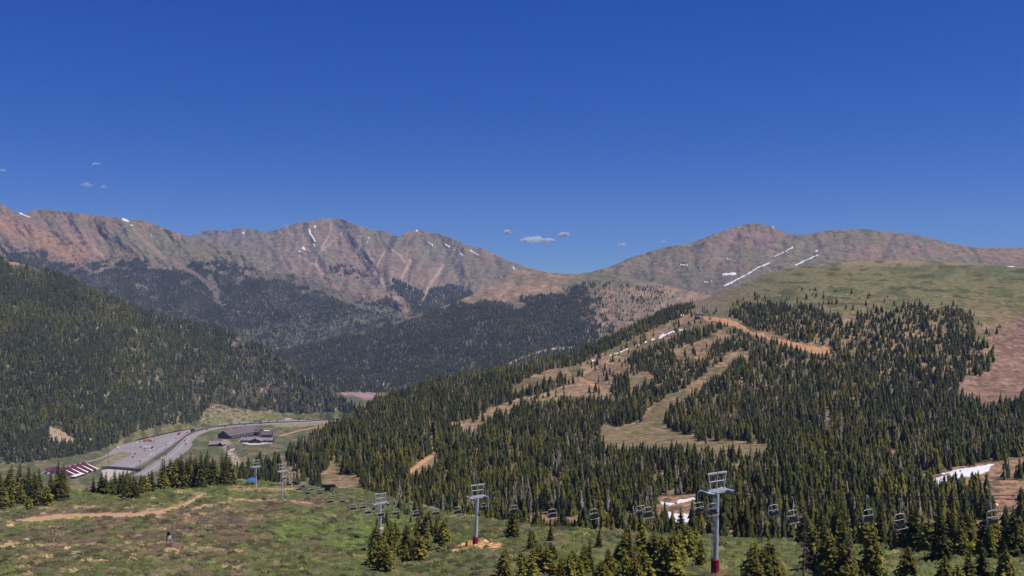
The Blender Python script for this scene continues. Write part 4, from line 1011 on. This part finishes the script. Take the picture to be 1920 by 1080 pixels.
VEH = [(303, 811.5, 'semi', 'white', 'white semi truck parked at the far end of the truck lot', .35, 'white'), (232, 831, 'semi', 'grey', 'white semi truck with dark cab on the left side of the truck lot', .9, 'white'),
       (221, 841, 'van', 'white', 'white van on the left edge of the truck lot'), (276, 828.5, 'semi', 'orange', 'orange cab truck with white load in the middle of the lot', .1, 'orange'),
       (285, 827.5, 'van', 'white', 'white van beside the orange cab truck'), (264, 839, 'pickup', 'maroon', 'dark red pickup left of the white trailer truck'), (277, 841.5, 'semi', 'black', 'white trailer truck behind the dark red pickup', .15, 'white'),
       (281, 845.5, 'van', 'white', 'white van in front of the white trailer truck'), (281, 822, 'van', 'silver', 'silver van at the back of the truck lot'), (253, 852, 'pickup', 'black', 'black pickup by the grass island, the upper of two'),
       (249, 858, 'pickup', 'black', 'black pickup by the grass island, the lower of two'), (263, 866.5, 'car', 'grey', 'dark car on the upper carriageway nearest the plaza'), (336, 815.5, 'semi', 'red', 'red cab semi with white and red trailer entering the bend', None, 'red'),
       (361, 809, 'semi', 'black', 'black semi truck on the motorway bend', None, 'black'), (351, 811.5, 'car', 'black', 'black car between the red and the black semi'), (351, 821.5, 'van', 'white', 'white van on the lower carriageway at the bend'),
       (346, 827, 'car', 'black', 'black car following the white van on the bend'), (348, 833, 'van', 'blue', 'blue van on the paved shoulder'), (311, 835.5, 'car', 'black', 'black car on the upper carriageway beside the lot'),
       (303, 838, 'car', 'silver', 'silver car just behind the black car beside the lot'), (299, 857, 'pickup', 'grey', 'dark grey pickup above the tall tree clump'), (303, 860, 'car', 'white', 'white car just below the dark grey pickup'),
       (312, 853.5, 'car', 'grey', 'grey car ahead of the dark grey pickup'), (330, 823, 'car', 'maroon', 'dark red car on the straight before the bend'), (388, 806.5, 'car', 'black', 'black car leaving the bend on the lower carriageway'),
       (382, 801.5, 'pickup', 'grey', 'dark pickup past the bend on the upper carriageway'), (391, 799.5, 'car', 'black', 'black car ahead of the dark pickup past the bend'), (434, 795.5, 'pickup', 'grey', 'grey pickup above the big brown lodge roof'),
       (449, 794, 'car', 'red', 'red car above the big brown lodge roof'), (459, 798, 'van', 'teal', 'teal van on the lower carriageway above the lodge'), (482, 792, 'semi', 'black', 'dark semi truck right above the lodge', None, 'grey'),
       (489, 795.5, 'car', 'black', 'black car beside the dark semi above the lodge'), (504, 791.5, 'car', 'grey', 'grey car behind the yellow cab truck'), (540, 789, 'semi', 'yellow', 'yellow cab semi with white trailer on the far straight', None, 'white'),
       (560, 788.5, 'car', 'black', 'black car ahead of the yellow cab truck'), (586, 787, 'car', 'grey', 'grey car farthest along the motorway')]
for q, (x_, y_, k_, c_, w_) in enumerate([(270, 826, 'car', 'white', 'white car in the back row of the truck lot'), (262, 829, 'car', 'black', 'black car in the back row of the truck lot'), (256, 832, 'van', 'white', 'white van at the left of the back row'), (290, 818, 'van', 'white', 'white van near the far edge of the truck lot'),
    (312, 813, 'van', 'silver', 'silver van right of the parked white semi'), (272, 846, 'car', 'red', 'small red car in front of the middle trucks'), (288, 842, 'car', 'white', 'white car right of the white trailer truck'), (240, 838, 'car', 'silver', 'silver car alone on the left half of the lot'),
    (283, 853, 'car', 'white', 'white car alone at the front of the lot'), (320, 833, 'car', 'white', 'white car on the upper carriageway before the bend'), (412, 797, 'car', 'white', 'white car just above the lodge group'), (422, 801.5, 'car', 'black', 'black car on the lower carriageway above the lodge group'),
    (470, 793, 'car', 'maroon', 'dark red car left of the dark semi'), (520, 790.8, 'car', 'black', 'black car between the grey car and the yellow cab truck'), (437, 858, 'car', 'white', 'white car parked below the arched lift hut'), (441, 862, 'car', 'blue', 'blue car parked below the arched lift hut'),
    (430, 853, 'van', 'white', 'white van parked beside the arched lift hut'), (508, 833, 'van', 'white', 'white van at the right end of the lodge terrace'), (600, 787, 'car', 'white', 'white car farthest along the motorway')]): VEH.append((x_, y_, k_, c_, w_))
for v in VEH: vehicle(v[0], v[1], v[2], v[3], v[4], *(v[5:]))

# ---------------------------------------------------------------- buildings
def gable(mb_w, mb_r, cx, cy, L_, W_, h, rh, z0=0, ov=.8, rz=0):
    """gabled block: walls into mb_w, thick roof into mb_r; ridge along local x"""
    m = Matrix.Rotation(rz, 3, 'Z'); o = Vector((cx, cy, z0)); tr = lambda p: m @ Vector(p) + o
    l, w_ = L_ / 2, W_ / 2
    mb_w.add([tr(p) for p in [(-l, -w_, -3), (l, -w_, -3), (l, w_, -3), (-l, w_, -3), (-l, -w_, h), (l, -w_, h), (l, w_, h), (-l, w_, h), (-l, 0, h + rh * .97), (l, 0, h + rh * .97)]],
             [(0, 1, 5, 4), (2, 3, 7, 6), (1, 2, 6, 9, 5), (3, 0, 4, 8, 7)])
    l += ov; w2 = w_ + ov; e = h - rh * ov / w_; t = .5
    mb_r.add([tr(p) for p in [(-l, -w2, e), (l, -w2, e), (l, 0, h + rh), (-l, 0, h + rh), (l, w2, e), (-l, w2, e), (-l, -w2, e + t), (l, -w2, e + t), (l, 0, h + rh + t), (-l, 0, h + rh + t), (l, w2, e + t), (-l, w2, e + t)]],
             [(6, 7, 8, 9), (9, 8, 10, 11), (0, 3, 2, 1), (3, 5, 4, 2), (0, 1, 7, 6), (5, 11, 10, 4), (1, 2, 8, 7), (2, 4, 10, 8), (0, 6, 9, 3), (3, 9, 11, 5)])

def windows(parent, n, x0, x1, y, z, w_, h, rz=0):
    for i in range(n):
        x = x0 + (x1 - x0) * i / max(n - 1, 1)
        f = MB().box(x, y, z, w_, .3, h).build('window', M_white, parent)
        MB().box(x, y - .14, z, w_ * .84, .2, h * .82).build('pane', M_glass, f)

# striped-roof ventilation building: a row of maroon barrel-like bays with white sides
p = vp(150, 893); rz = math.atan2((vp(178, 880) - vp(118, 896)).y, (vp(178, 880) - vp(118, 896)).x)
o = empty('ventilation_building', vp(152, 889), 1.42); tag(o, 'low building with maroon and white striped roof bays above the left trees', 'building')
o.scale = (.74, .74, .85)
w_ = MB(); w_.box(0, 4, 1.0, 80, 24, 5); w_.build('wall', M_white, o)
w_ = MB(); w_.box(-30, -13, 1.5, 30, 9, 5); w_.build('annex', M_wallb, o)
w_ = MB(); w_.box(-30, -13, 4.4, 32, 10.4, .7); w_.build('annex_roof', M_white, o)
for i in range(5):
    cx = -34 + i * 16.5
    b = MB(); pts = []
    for k in range(9):
        a = math.pi * k / 8; pts.append((cx - 5.6 * math.cos(a), 3.6 + 5.6 * math.sin(a) ** .8))
    V = [(x, -10, max(z - 4.6, .6)) for x, z in pts] + [(x, 6, z + 1.5) for x, z in pts] + [(x, 18, z + 7.5) for x, z in pts]
    b.add(V, [(k, k + 1, 10 + k, 9 + k) for k in range(8)] + [(9 + k, 10 + k, 19 + k, 18 + k) for k in range(8)] + [tuple(range(8, -1, -1)), tuple(range(18, 27))])
    b.build('roof', M_roofm, o)
    MB().box(cx + 8.3, 3.4, 6.4, 5.0, 27, 1.0, 0, .33).build('roof_strip', M_white, o)
windows(o, 8, -34, 34, -8.1, 2.4, 4, 1.6)

# lodge group
def building(name, px, py, label, blocks, rz, roofm, wallm, chimney=None, cat='lodge', win=None):
    o = empty(name, vp(px, py), rz); tag(o, label, cat)
    wm, rm = MB(), MB()
    for b in blocks: gable(wm, rm, *b)
    wm.build('wall', wallm, o); r_ = rm.build('roof', roofm, o)
    if chimney: MB().box(*chimney).build('chimney', M_rocky, r_)
    if win: windows(o, *win)
    return o
building('ski_lodge', 449, 818, 'biggest lodge with long dark brown roof below the motorway', [(0, 0, 74, 34, 7, 8), (30, -16, 22, 16, 7, 5, 0, .8, 1.57)], 1.0, M_roofb, M_wallb, (8, 4, 14, 3, 3, 5), win=(12, -30, 30, -17.2, 4, 3.4, 2.2))
building('ski_lodge', 477, 829.5, 'pale-roofed lodge wings below the biggest lodge roof', [(-12, 0, 24, 13, 5, 4), (6, -5, 14, 22, 5, 4, 0, .8, 1.57), (22, 2, 26, 11, 5, 3.5)], -.08, M_roofp, M_wallb, (-14, 0, 10, 2, 2, 4), win=(7, -20, 26, -6.8, 3, 2.6, 1.8))
building('ski_lodge', 500, 821, 'grey gabled lodge end by the trees at the right', [(0, 0, 20, 12, 7, 6)], .1, M_roofb, M_wallb, None, win=(3, -7, 7, -6.2, 4, 2.6, 2))
building('gabled_house', 98, 886, 'leftmost small pale-walled gabled house by the access road', [(0, 0, 16, 10, 4, 4)], .7, M_roofm, M_white, cat='house')
building('gabled_house', 110, 887, 'small maroon-roofed gabled house next to the striped-roof building', [(0, 0, 14, 9, 4, 4), (10, 3, 10, 8, 3, 3, 0, .8, 1.57)], .3, M_roofm, M_white, cat='house')
building('gabled_house', 120, 893, 'low pale house in front of the striped-roof building', [(0, 0, 15, 8, 3, 3)], .1, M_roofp, M_white, cat='house')
building('storage_shed', 494, 813, 'small white-trimmed shed behind the lodges', [(0, 0, 22, 8, 4, 2)], .05, M_white, M_wallb, cat='shed')
building('cabin', 403, 836, 'low pale roofed cabin behind the tall tree clump', [(0, 0, 18, 10, 4, 4), (12, -4, 12, 10, 3.5, 4, 0, .8, 1.2)], .2, M_roofp, M_wallb, cat='cabin')
building('lift_hut', 433, 843, 'dark arched lift hut with pale base under the lodges', [(0, 0, 10, 9, 4.5, 4)], .9, M_roofb, M_white, cat='hut')
building('white_house', 627, 727, 'tiny white house far down the valley', [(0, 0, 26, 14, 6, 5)], .2, M_white, M_white, cat='house')
vsheet([(446, 827), (455, 827.5), (470, 832), (486, 830), (503, 828), (505, 832), (486, 834.5), (468, 835), (455, 832)], .6, 'terrace_pavement', M_deck, 'sun bleached terrace in front of the lodges')

# blue canopy near the fifth tower and lift terminals
def hill_obj(L_, px, py, name, label, cat, rz=0):
    o = empty(name, L_.at(px, py), rz); tag(o, label, cat); return o
o = hill_obj(near, 472, 908, 'canopy_tent', 'bright blue canopy tent at the foot of the farthest lift tower', 'tent', .2)
MB().add([(-2.6, -1.8, 2.2), (2.6, -1.8, 2.2), (2.6, 1.8, 2.2), (-2.6, 1.8, 2.2), (0, 0, 3.7), (-2.7, -1.9, 1.8), (2.7, -1.9, 1.8), (2.7, 1.9, 1.8), (-2.7, 1.9, 1.8)], [(0, 1, 4), (1, 2, 4), (2, 3, 4), (3, 0, 4), (5, 6, 1, 0), (6, 7, 2, 1), (7, 8, 3, 2), (8, 5, 0, 3)]).build('canopy', M_tent, o)
for x in (-2.5, 2.5):
    for y in (-1.7, 1.7): MB().tube([(x, y, -.4), (x, y, 2.2)], .05, 6).build('leg', M_galv, o)
def terminal(L_, px, py, label, s_=1.0, rz=.3, roof=M_blk):
    o = hill_obj(L_, px, py, 'lift_terminal', label, 'lift terminal', rz); o.scale = (s_, s_, s_)
    MB().box(0, 0, 4.6, 11, 3.6, 1.9).build('machine_cover', roof, o, bevel=.4)
    MB().tube([(-3, 0, -1), (-3, 0, 4)], .5, 10, .4).build('mast', M_galv, o); MB().tube([(3.4, 0, -1), (3.4, 0, 4)], .5, 10, .4).build('mast', M_galv, o)
    MB().tube([(-6.2, 0, 3.55), (-6.2, 0, 3.7)], 2.4, 20).build('bullwheel', M_galvd, o)
    h = MB().box(-1, 5, 1.2, 4.5, 3, 3.2).build('operator_hut', M_wallb, o); MB().box(-1, 3.45, 1.8, 3, .1, 1).build('window', M_glass, h); MB().box(-1, 5, 2.95, 5.2, 3.8, .3).build('roof', M_white, h)
terminal(near, 616, 922, 'dark lift bottom terminal at the forest edge below the meadow', .62, .15)
terminal(right, 1312, 598, 'small blue topped lift terminal at the top of the snow strip run', 1.25, .1, CAR['blue'])

# ---------------------------------------------------------------- street lamps
def lamp(px, py, h, label):
    o = empty('light_pole', vp(px, py), 0); tag(o, label, 'light pole', 'tall light poles by the motorway')
    MB().tube([(0, 0, -.5), (0, 0, h)], .35, 8, .2).build('pole', M_galvd, o)
    for s_ in (-1, 1):
        MB().tube([(0, 0, h - .2), (s_ * 1.6, 0, h + .2)], .1, 6).build('arm', M_galvd, o); MB().box(s_ * 1.9, 0, h + .15, 1.3, .6, .3).build('lamp_head', M_galv, o)
lamp(203, 880, 34, 'tall thin light pole rising from the plaza edge left of the parking lot'); lamp(294, 864, 22, 'light pole beside the lower carriageway')
lamp(289, 832, 20, 'light pole in the middle of the truck lot'); lamp(234, 884, 9, 'short light pole on the plaza wall')
lamp(457, 849, 28, 'light pole left of the lodges beside the lift hut'); lamp(496, 800, 12, 'light pole above the lodges beside the motorway')

# ---------------------------------------------------------------- chairlift
LX = lambda Y: 37.7 - .585 * (Y - 163)
LDIR = Vector((-.505, .863, 0)); LN = Vector((.863, .505, 0)); LANG = math.atan2(LDIR.y, LDIR.x)
TW = [(163, -37.3), (243.7, -57.4), (304.8, -74.0), (408, -84.3), (449, -90.5)]
RZ = [(60, -12.0), (118, -27.8)] + TW + [(560, -108)]
def rope_z(Y):
    for (a, za), (b, zb) in zip(RZ[:-1], RZ[1:]):
        if a <= Y <= b:
            t = (Y - a) / (b - a); return za + (zb - za) * t - 4 * t * (1 - t) * (b - a) * .014
    return RZ[-1][1]
def lane(u, s_):   # the point on the rope of lane s_ seen in direction u = x / y
    x0, y0 = 37.7 + 1.70 * s_, 163 + 0.99 * s_
    Y = (x0 + .585 * y0) / (u + .585); return Vector((x0 - .585 * (Y - y0), Y, 0))
rope = MB()
for s_ in (-1, 1):
    pts = []
    Y = 70
    while Y < 470:
        pts.append((LX(Y) + 1.70 * s_, Y + 0.99 * s_, rope_z(Y))); Y += 6
    rope.tube(pts, .05, 5)
tag(rope.build('haul_rope', M_wire), 'thin steel haul rope of the chairlift crossing the slope', 'rope')

def tower(px, base_py, Y, zs, label, pad=True, ladder=True, lean=0.0, layer=near, fh=3.3, wz=1.0, aw=1.0):
    zb = layer.at(px, base_py).z if base_py else zs - 14
    X = LX(Y); h = zs - zb
    o = empty('lift_tower', (X, Y, zb), LANG); tag(o, label, 'lift tower', 'towers of the chairlift')
    MB().tube([(0, lean, -1), (0, lean * .5, h * .5), (0, 0, h - .3)], .52 * wz, 14, .40 * wz).build('mast', M_galv, o)
    c = MB(); c.box(0, 0, h - .15, .5, 6.6, .5); c.box(0, 0, h + .25, .35, 6.0, .3); c.build('crossarm', M_galv, o)
    # lifting frame above the arm
    f = MB()
    for s_ in (-1, 1):
        f.tube([(0, s_ * 2.3, h + .3), (0, s_ * 3.0, h + fh)], .17, 6)
        f.box(0, s_ * 1.72, h + fh, .3, 3.16, .28)
        f.tube([(0, s_ * 2.6, h + fh * .55), (0, s_ * .1, h + fh * .55)], .10, 6)
    f.tube([(0, 0, h + .3), (0, 0, h + fh - .3)], .12, 6); f.build('lifting_frame', M_galv, o)
    for s_ in (-1, 1):
        sh = MB(); sh.box(0, s_ * 2.8, h - .45, 4.2, .25, .25)
        for k in range(8): sh.tube([(-1.9 + k * .54, s_ * 2.8 - .09, h - .22), (-1.9 + k * .54, s_ * 2.8 + .09, h - .22)], .24, 10)
        sh.build('sheave_assembly', M_galvd, o)
        cw = MB(); cw.box(0, s_ * 3.55, h + .05, 3.6, .7, .06)
        for x in (-1.7, 0, 1.7): cw.tube([(x, s_ * 3.85, h), (x, s_ * 3.85, h + 1.0)], .035, 5)
        cw.tube([(-1.7, s_ * 3.85, h + 1.0), (1.7, s_ * 3.85, h + 1.0)], .035, 5); cw.build('catwalk', M_galv, o)
    if ladder:
        l = MB(); 
        for y in (-.26, .26): l.tube([(-.05 - .78, y - .0 + lean, 1.5), (-.78, y, h - .4)], .05, 5)
        z = 1.6
        while z < h - .5: l.tube([(-.80, -.26 + lean * (1 - z / h), z), (-.80, .26 + lean * (1 - z / h), z)], .045, 5); z += .62
        ob = l.build('ladder', M_galv, o)
        ob.rotation_euler = (0, 0, -1.35)
    if pad: MB().tube([(0, lean, -.2), (0, lean, 3.0), (0, lean, 3.05)], .78, 12, .74).build('pad', M_pad, o)
    MB().tube([(0, lean, -1.4), (0, lean, .25)], 1.15, 12).build('footing', M_conc, o)
    for ch in o.children:
        if ch.name.split('.')[0] in ('crossarm', 'lifting_frame', 'sheave_assembly', 'catwalk'): ch.scale = (1, aw, 1)
    return o
tower(1345, 1076, 163, -37.3, 'tallest and nearest lift tower with ladder and maroon base pad', lean=.5, aw=.71)
tower(895, 1019, 243.7, -57.4, 'second lift tower with dark red foot on orange dirt, left of the tallest one', lean=.6, aw=.66)
tower(713, 1022, 304.8, -74.0, 'third lift tower with base hidden in yellow-green trees', pad=False, wz=.8, aw=.68)
tower(527, 936, 408, -84.3, 'thin lift tower standing on rust coloured meadow', pad=False, wz=.5, aw=.56)
tower(480, 906, 449, -90.5, 'farthest pale lift tower behind the meadow crest beside the blue canopy', pad=False, wz=.65, aw=.6)
# small post of another lift in the distance
o = empty('lift_tower', near.at(547, 917), LANG); tag(o, 'slim far lift tower rising between chairs left of the terminal', 'lift tower', 'towers of the chairlift')
MB().tube([(0, 0, -1), (0, 0, 8.5)], .3, 8, .22).build('mast', M_galv, o); MB().box(0, 0, 8.4, .3, 4.2, .3).build('crossarm', M_galv, o)

def make_chair():
    o = empty('lift_chair', (0, 0, 0), 0)
    hg = MB(); hg.tube([(0, 0, 0), (.03, .12, -.12), (.0, .32, -.35), (0, .35, -.8), (0, .3, -1.9), (0, .0, -2.25)], .05, 7); hg.build('hanger', M_grn, o)
    MB().box(0, .05, .02, .42, .15, .18).build('grip', M_galv, o)
    fr = MB(); W2 = 1.32; pts = [(0, 0, -2.2)]
    for s_ in (-1, 1):
        fr.tube([(0, 0, -2.2), (0, s_ * .7, -2.22), (0, s_ * 1.1, -2.32), (0, s_ * 1.3, -2.6), (-.02, s_ * W2, -3.2), (-.12, s_ * W2, -4.0), (-.05, s_ * W2, -4.25), (.45, s_ * W2, -4.42), (.7, s_ * W2, -4.36)], .055, 7)
        fr.tube([(-.05, s_ * W2, -3.45), (.35, s_ * W2, -3.5), (.62, s_ * W2, -3.6)], .03, 6)
    fr.tube([(-.12, -W2, -4.02), (-.12, W2, -4.02)], .035, 6); fr.tube([(.55, -W2, -4.42), (.55, W2, -4.42)], .03, 6); fr.build('frame', M_galv, o)
    MB().box(.18, 0, -4.06, .62, 2.5, .22, 0, 0).build('seat', M_blk, o, bevel=.04)
    bk = MB(); bk.box(-.16, 0, -3.78, .09, 2.5, .42); bk.build('backrest', M_blk, o)
    sb = MB(); sb.tube([(.05, -1.15, -2.95), (-.25, -1.12, -3.1), (-.3, -1.1, -3.2)], .03, 5); sb.tube([(-.05, -1.2, -3.18), (-.05, 1.2, -3.18)], .04, 6)
    sb.tube([(.05, 1.15, -2.95), (-.25, 1.12, -3.1)], .03, 5); sb.build('restraining_bar', M_galv, o)
    return o
CH_ = [(1686, -1, 'open chair hanging over the forest, third from the right edge of the lift'), (1485, -1, 'front chair of the close pair of chairs right of the tallest tower'), (1335, -1, 'chair right beside the mast of the tallest tower'),
       (1214, -1, 'front chair of the overlapping pair left of the snow patch'), (1113, -1, 'chair hanging alone in front of the brown gully bank'), (1035, -1, 'chair between the lone dark spruce and the brown gully'), (963, 1, 'chair directly above the lone dark spruce'),
       (858, -1, 'chair just left of the second lift tower'), (817, 1, 'chair with reddish glow left of the second tower, beyond the closest one'), (780, -1, 'chair above the tree stand of the third tower'),
       (742, 1, 'chair just right of the third lift tower mast'), (714, -1, 'chair crossing the mast of the third lift tower'), (1860, 1, 'rightmost chair near the edge, beside the tan bank'), (1627, 1, 'squarish chair seen from behind, left of the open chair'),
       (1450, 1, 'chair seen from behind, the left one of the close pair right of the tallest tower'), (1310, 1, 'chair left of the tallest tower, the farther of its pair'), (1201, 1, 'rear chair of the overlapping pair left of the snow patch'), (905, 1, 'chair half hidden behind the second lift tower'),
       (690, -1, 'nearest of the small chairs over the meadow left of the third tower'), (681, 1, 'small chair beside the nearest one over the meadow'), (662, -1, 'small dark chair over the reddish meadow patch'), (642, 1, 'small chair next left of the one over the reddish patch'),
       (619, -1, 'small chair over green meadow below the terminal'), (600, 1, 'small chair slightly left and below the lift terminal'), (583, 1, 'small chair, the right of a tight pair over the meadow top'), (577, -1, 'small chair, the left of a tight pair over the meadow top'),
       (567, 1, 'tiny chair against the forest edge'), (560, -1, 'tiny chair at the meadow top edge'), (552, 1, 'tiny chair in front of the slim far tower'), (541, -1, 'tiny chair just right of the thin tower'), (533, 1, 'tiny chair touching the thin tower on the rust meadow')]
proto = make_chair()
for i, (px, s_, lab) in enumerate(CH_):
    if i == 0: c = proto
    else:
        c = proto.copy(); C.objects.link(c)
        for ch in list(proto.children): q = ch.copy(); C.objects.link(q); q.parent = c
    p = lane((px - 960) / F, s_); p.z = rope_z(p.y - 0.99 * s_)
    c.location = p; c.rotation_euler = (0, 0, LANG if s_ > 0 else LANG + math.pi)
    k = .92 if px > 1000 else .90
    c.scale = (k, k, k)
    tag(c, lab, 'lift chair', 'chairs hanging on the chairlift')

# ---------------------------------------------------------------- signpost, boulders
p = near.at(316, 1020); o = empty('trail_sign', p, .3); tag(o, 'dark two-post trail sign with pale blue and white panel in the near meadow', 'sign')
MB().tube([(-.55, 0, -.5), (-.4, 0, 3.1)], .11, 7).build('post', M_wallb, o); MB().tube([(.5, .05, -.5), (.35, .05, 2.2)], .09, 7).build('post', M_wallb, o)
MB().box(.45, -.15, 1.9, .9, .1, .95).build('panel', M_white, o, bevel=.03); MB().box(1.15, -.15, 1.85, .7, .12, .75, .1).build('panel', CAR['blue'], o, bevel=.03)
hd = MB(); hd.tube([(0, .2, 2.95), (0, -.15, 2.95)], .5, 12); hd.build('round_board', M_blk, o)
for x, y, s_, lab in [(590, 1012, 1.6, 'dark rock pile in the meadow left of the third tower'), (540, 1008, .8, 'small pale boulder left of the dark rock pile'), (48, 1012, .8, 'pale yellow boulder at the lower left of the meadow'), (592, 986, .9, 'small dark boulder on the bright green meadow patch')]:
    r = random.Random(int(x)); bm = bmesh.new(); bmesh.ops.create_icosphere(bm, subdivisions=2, radius=s_)
    for v in bm.verts: v.co *= r.uniform(.8, 1.15); v.co.z *= .55; v.co.x *= 1.3
    me = bpy.data.meshes.new('boulder'); bm.to_mesh(me); bm.free(); me.materials.append(M_rocky if 'dark' not in lab else M_wallb)
    tag(link('boulder', me, None, near.at(x, y)), lab, 'boulder')

# ---------------------------------------------------------------- clouds
def cloud_mat(dens):
    m = bpy.data.materials.new('cloud_vapour'); m.use_nodes = True; t = m.node_tree; N = t.nodes; L = t.links; N.clear()
    out = N.new('ShaderNodeOutputMaterial'); df = N.new('ShaderNodeBsdfDiffuse'); df.inputs[0].default_value = (.97, .97, .97, 1); tl = N.new('ShaderNodeBsdfTranslucent'); tl.inputs[0].default_value = (.97, .97, .97, 1)
    m1 = N.new('ShaderNodeMixShader'); m1.inputs[0].default_value = .6; L.new(df.outputs[0], m1.inputs[1]); L.new(tl.outputs[0], m1.inputs[2])
    tr = N.new('ShaderNodeBsdfTransparent'); lw = N.new('ShaderNodeLayerWeight'); lw.inputs[0].default_value = .5
    tc = N.new('ShaderNodeTexCoord'); n = N.new('ShaderNodeTexNoise'); n.inputs['Scale'].default_value = .012; n.inputs['Detail'].default_value = 5; L.new(tc.outputs['Object'], n.inputs['Vector'])
    r1 = N.new('ShaderNodeMapRange'); r1.inputs[1].default_value = .0; r1.inputs[2].default_value = .85; r1.inputs[3].default_value = 1; r1.inputs[4].default_value = 0; L.new(lw.outputs['Facing'], r1.inputs[0])
    r2 = N.new('ShaderNodeMapRange'); r2.inputs[1].default_value = .35; r2.inputs[2].default_value = .65; r2.inputs[3].default_value = .1; r2.inputs[4].default_value = dens; L.new(n.outputs[0], r2.inputs[0])
    mu = N.new('ShaderNodeMath'); mu.operation = 'MULTIPLY'; L.new(r1.outputs[0], mu.inputs[0]); L.new(r2.outputs[0], mu.inputs[1])
    mx = N.new('ShaderNodeMixShader'); L.new(mu.outputs[0], mx.inputs[0]); L.new(tr.outputs[0], mx.inputs[1]); L.new(m1.outputs[0], mx.inputs[2]); L.new(mx.outputs[0], out.inputs[0]); return m
CM = cloud_mat(1.1); CMF = cloud_mat(.30)
DENS = .004
CLD = [(1000, 448, 52, 14, 'largest white cloud puff low over the saddle'), (1030, 451, 26, 9, 'small puff joined to the right of the largest cloud'), (1057, 440, 26, 9, 'flat white cloud right of the largest one'), (951, 435, 16, 7, 'wispy cloud up left of the largest one'),
       (1166, 458, 14, 9, 'small round cloud over the right mountain shoulder'), (1243, 453, 9, 6, 'tiny cloud touching the right mountain crest'), (162, 346, 20, 10, 'faint cloud in the left sky, lower of two'), (195, 350, 10, 6, 'tiny faint wisp right of the lower left cloud'), (179, 307, 16, 7, 'faint cloud in the left sky, upper of two'),
       (6, 319, 12, 6, 'faint wisp at the left edge of the sky'), (534, 423, 16, 5, 'faint cloud sliver over the saddle of the central mountain')]
for k, (x, y, wx, wy, lab) in enumerate(CLD):
    d = 22000; r = random.Random(k + 5); a_, b_ = wx / F * d / 2, wy / F * d / 2
    bm = bmesh.new()
    for q in range(26 if k < 4 else 10):
        fx = r.uniform(-1, 1); rr = b_ * r.uniform(.4, .9) * (1.1 - .6 * abs(fx))
        hgt = (1 - fx * fx) * b_ * r.uniform(-.3, 1.0) - b_ * .3
        bmesh.ops.create_icosphere(bm, subdivisions=2, radius=1, matrix=Matrix.Translation((fx * a_ * .85, r.uniform(-1, 1) * a_ * .5, hgt)) @ Matrix.Diagonal((rr * 1.9, rr * 1.7, rr * .75, 1)))
    me = bpy.data.meshes.new('cloud'); bm.to_mesh(me); bm.free(); me.materials.append(CM if k < 6 else CMF); me.polygons.foreach_set('use_smooth', [True] * len(me.polygons))
    o = link('cloud', me, None, ((x - 960) / F * d, d, -(y - 540) / F * d))
    tag(o, lab, 'cloud', 'small clouds in the blue sky')

# ---------------------------------------------------------------- air
hz = bpy.data.materials.new('thin_air'); hz.use_nodes = True; t = hz.node_tree; t.nodes.clear()
oo = t.nodes.new('ShaderNodeOutputMaterial'); pv = t.nodes.new('ShaderNodeVolumePrincipled'); pv.inputs['Color'].default_value = (.42, .60, 1.0, 1); pv.inputs['Density'].default_value = 4.3e-5; pv.inputs['Anisotropy'].default_value = 0.0
t.links.new(pv.outputs[0], oo.inputs['Volume'])
b = MB(); b.box(0, 4750, 144, 19000, 10700, 1230); o = b.build('haze', hz); tag(o, 'thin blue mountain haze filling the valley', None, None, 'stuff')
